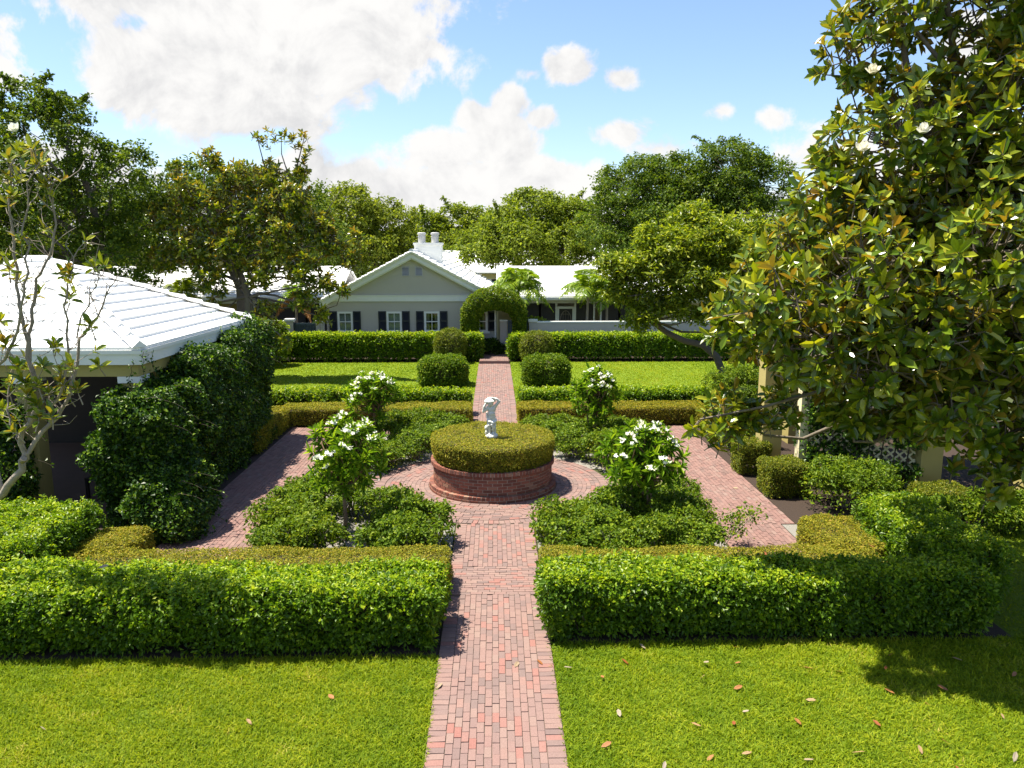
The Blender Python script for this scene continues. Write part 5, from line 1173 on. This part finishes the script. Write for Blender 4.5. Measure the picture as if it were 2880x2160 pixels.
# ================================================================== FALLEN LEAVES
def dry_leaf(c, L, col):
    m = M(); k = 1
    N = unit(np.array([[.15, -.2, 1.]])); T = unit(np.array([[1., .2, 0.]]))
    m.leaves(np.zeros((1, 3)), N, T, L, L * .42, np.array([col]), 'h', curl=-.22, fold=.30)
    return m
FL = {'g': ('pale grey curled magnolia leaf lying on the front lawn', .95), 't': ('tan dry magnolia leaf lying on the front lawn', .66), 'r': ('rust red dry magnolia leaf lying on the front lawn', .08), 'b': ('brown dry magnolia leaf lying on the front lawn', .38)}
proto = {}
dl = [(1.0, 9.25, 'g'), (1.75, 9.3, 'r'), (2.75, 9.35, 'g'), (2.05, 9.7, 'g'), (3.35, 9.7, 'r'), (4.15, 9.15, 'b'), (4.5, 9.05, 'b'), (1.45, 8.15, 'g'), (2.35, 7.95, 't'), (2.95, 8.7, 'b'), (3.0, 8.25, 'g'), (3.5, 7.95, 'b'), (2.65, 7.45, 't'), (3.85, 7.45, 't'), (3.4, 7.35, 'g'), (4.6, 7.4, 't'), (1.75, 7.2, 'g'), (2.05, 7.1, 'r'), (2.35, 7.45, 'b'), (5.0, 7.55, 'b'), (5.2, 8.3, 'r'), (5.6, 8.6, 'b'), (5.05, 9.1, 'r'), (5.9, 8.0, 't'), (4.9, 8.55, 'b'), (1.35, 9.05, 'b'), (2.6, 8.95, 't'), (3.15, 9.3, 'b'), (4.4, 7.9, 'r'), (5.5, 7.25, 'g'), (4.85, 7.1, 'r'), (3.75, 8.45, 't'), (6.2, 9.3, 't'), (6.6, 8.9, 'b'), (7.0, 8.4, 'r'), (6.0, 7.6, 'b'), (1.15, 7.6, 'b'), (2.75, 8.05, 'r'), (5.35, 9.5, 'b'), (5.75, 7.0, 'g'),
      (-2.8, 8.1, 't'), (-4.2, 7.35, 't'), (-5.1, 8.05, 'g'), (-5.0, 7.1, 't'), (-2.05, 8.7, 'b')]
for x, y, c in dl:
    z = .062; L = .085 + .04 * rng.random()
    if c not in proto:
        o = dry_leaf((0, 0, 0), .12, FL[c][1]).build('fallen_leaf', [MT['dry']]); tag(o, FL[c][0], 'fallen leaf', 'fallen leaves on the front lawn'); proto[c] = o
    else:
        o = proto[c].copy(); COL.objects.link(o)
    sc = .7 + .5 * rng.random(); o.location = (x, y, z); o.scale = (sc, sc, sc); o.rotation_euler = (rng.normal() * .25, rng.normal() * .25, rng.random() * 6.28)
for x, y, z, c, lab in ((.62, 9.35, .045, .3, 'dry brown leaf on the right edge of the brick path'), (.25, 9.3, .045, .8, 'pale leaf in the middle of the brick path'), (-.68, 8.95, .045, .8, 'pale leaf on the left edge of the brick path'), (1.95, 11.4, .66, .6, 'tan leaf resting on the front right olive hedge'), (1.35, 11.6, .65, .1, 'dark leaf resting on the front right olive hedge'), (4.3, 11.5, .65, .15, 'brown leaf resting on the shaded olive hedge'),
                        (5.2, 13.5, .045, .7, 'tan leaf on the near end of the right brick walk'), (5.0, 15.2, .045, .6, 'yellowish leaf on the middle of the right brick walk'), (5.5, 17.0, .045, .75, 'pale leaf on the far part of the right brick walk'), (6.1, 11.6, .72, .2, 'rust red leaf on the shaded corner hedge'), (-5.5, 10.2, 1.09, .9, 'pale leaf lying on the front left bright hedge')):
    o = dry_leaf((0, 0, 0), .14, c).build('fallen_leaf', [MT['dry']]); o.location = (x, y, z); o.rotation_euler = (.1, .1, rng.random() * 6.28); tag(o, lab, 'fallen leaf', 'fallen leaves off the lawn')

# ================================================================== SKY, SUN, CAMERA
SUN = np.array([-.37, .085, 1.0]); el = math.atan2(1, math.hypot(SUN[0], SUN[1])); az = math.atan2(SUN[0], SUN[1])
w = bpy.data.worlds.new('World'); SC.world = w; w.use_nodes = True; nt = w.node_tree; nt.nodes.clear()
sky = nd(nt, 'ShaderNodeTexSky'); sky.sky_type = 'NISHITA'; sky.sun_disc = False; sky.sun_elevation = el; sky.sun_rotation = az % (2 * PI); sky.altitude = 0; sky.air_density = 1.0; sky.dust_density = .6; sky.ozone_density = 1.2
MA = lambda op, a, b=None, c=None, clamp=False: nd(nt, 'ShaderNodeMath', {k: v for k, v in ((0, a), (1, b), (2, c)) if v is not None}, operation=op, use_clamp=clamp).outputs[0]
gen = nd(nt, 'ShaderNodeTexCoord').outputs['Generated']
sx = nd(nt, 'ShaderNodeSeparateXYZ', {0: gen}); yy = MA('MAXIMUM', MA('ABSOLUTE', sx.outputs[1]), .05)
px, pz = MA('DIVIDE', sx.outputs[0], yy), MA('DIVIDE', sx.outputs[2], yy)
pv = nd(nt, 'ShaderNodeCombineXYZ', {0: px, 1: pz, 2: 0.}).outputs[0]
n1 = noise(nt, 9., 8, .62, pv, .35); n2 = noise(nt, 28., 6, .6, pv, .2); n3 = noise(nt, 4.5, 5, .5, pv, .2)
# (x, z, rx, rz, weight) in direction space
CL = [(-.28, .235, .245, .085, 1.), (-.40, .205, .13, .065, .95), (-.16, .255, .125, .06, 1.), (-.30, .31, .30, .06, 1.), (-.30, .165, .12, .035, .45), (-.075, .245, .035, .025, .6), (-.125, .208, .032, .026, .72), (-.445, .205, .03, .02, .55),
      (.005, .14, .065, .05, .95), (-.03, .165, .028, .022, .8), (.02, .182, .03, .026, .85), (.06, .165, .03, .02, .72), (-.06, .125, .09, .035, .85), (.02, .085, .19, .042, 1.), (-.10, .07, .17, .035, .95), (-.18, .09, .045, .03, .6), (-.25, .095, .08, .045, .72), (.11, .085, .07, .03, .75),
      (.088, .225, .042, .030, .85), (.048, .217, .025, .014, .45), (.157, .212, .026, .016, .52), (.153, .146, .05, .024, .75), (.20, .128, .06, .018, .45), (.345, .165, .036, .018, .62), (.29, .175, .02, .010, .4), (-.62, .25, .07, .06, .8), (.60, .25, .06, .07, .9), (.55, .12, .2, .05, .6), (-.6, .10, .2, .05, .7), (0., .03, 1.2, .05, .75)]
den = None
for (cx, cz, rx, rz, wt) in CL:
    a = MA('DIVIDE', MA('SUBTRACT', px, cx), rx); b = MA('DIVIDE', MA('SUBTRACT', pz, cz), rz)
    q = MA('MULTIPLY', MA('SUBTRACT', 1., MA('SQRT', MA('ADD', MA('MULTIPLY', a, a), MA('MULTIPLY', b, b)))), wt)
    den = q if den is None else MA('SMOOTH_MAX', den, q, .12)
den = MA('ADD', den, MA('ADD', MA('MULTIPLY', MA('SUBTRACT', n1, .5), 2.0), MA('MULTIPLY', MA('SUBTRACT', n2, .5), .7)))
back = MA('MULTIPLY', MA('SUBTRACT', n3, .52), 2.2)                      # scattered cloud in the half of the sky behind the camera
isf = MA('GREATER_THAN', sx.outputs[1], 0.)
den = MA('ADD', MA('MULTIPLY', den, isf), MA('MULTIPLY', back, MA('SUBTRACT', 1., isf)))
mr = nd(nt, 'ShaderNodeMapRange', {0: den, 1: -.04, 2: .30, 3: 0., 4: 1.}, interpolation_type='SMOOTHSTEP').outputs[0]
up = nd(nt, 'ShaderNodeMapRange', {0: sx.outputs[2], 1: 0.0, 2: .02, 3: 0., 4: 1.}).outputs[0]
# cloud light painted from offset noise: lit upper-left edges, grey bellies
pv2 = nd(nt, 'ShaderNodeVectorMath', {0: pv, 1: (-.012, .022, 0)}, operation='ADD').outputs[0]
n1b = noise(nt, 9., 8, .62, pv2, .35); n2b = noise(nt, 28., 6, .6, pv2, .2)
emb = MA('ADD', MA('MULTIPLY', MA('SUBTRACT', n1b, n1), 2.0), MA('MULTIPLY', MA('SUBTRACT', n2b, n2), .25))
thick = nd(nt, 'ShaderNodeMapRange', {0: MA('ADD', MA('MULTIPLY', MA('SUBTRACT', n3, .5), 1.5), emb), 1: -.25, 2: .6, 3: 1., 4: .0}, interpolation_type='SMOOTHSTEP').outputs[0]  # painted light mask: high is lit white, low is grey
SKYG = 1.0
cc = mixc(nt, thick, (3.1, 3.1, 3.16), (4.35, 4.3, 4.22))
skyc = mixc(nt, 1., sky.outputs[0], (.84, .88, .98), 'MULTIPLY')
col = mixc(nt, MA('MULTIPLY', mr, up), skyc, cc)
bg = nd(nt, 'ShaderNodeBackground', {'Color': col, 'Strength': .088})
nt.links.new(bg.outputs[0], nd(nt, 'ShaderNodeOutputWorld').inputs[0])

L = bpy.data.lights.new('sun', 'SUN'); L.energy = 5.0; L.angle = math.radians(.53); L.color = (1, .935, .80)
lo = bpy.data.objects.new('sun', L); COL.objects.link(lo); lo.location = (-20, 5, 40)
from mathutils import Vector
lo.rotation_euler = Vector(SUN.tolist()).to_track_quat('Z', 'Y').to_euler()

cd = bpy.data.cameras.new('camera'); cam = bpy.data.objects.new('camera', cd); COL.objects.link(cam); SC.camera = cam
cam.location = (0, 0, 5.4); cd.sensor_fit = 'HORIZONTAL'; cd.sensor_width = 36.; cd.lens = 36. * 1661 / 2212; cd.clip_start = .1; cd.clip_end = 3000
cam.rotation_euler = (math.radians(90 - 9.7194), 0, math.radians(-1.3257))

vs = SC.view_settings; vs.view_transform = 'Standard'; vs.look = 'None'; vs.exposure = 1.4; vs.gamma = 1; vs.use_curve_mapping = False
cy = SC.cycles; cy.max_bounces = 6; cy.diffuse_bounces = 3; cy.glossy_bounces = 2; cy.transmission_bounces = 4; cy.transparent_max_bounces = 6; cy.caustics_reflective = False; cy.caustics_refractive = False
cy.use_denoising = True; cy.denoiser = 'OPENIMAGEDENOISE'; cy.sample_clamp_indirect = 6
try: cy.denoising_prefilter = 'ACCURATE'
except Exception: pass
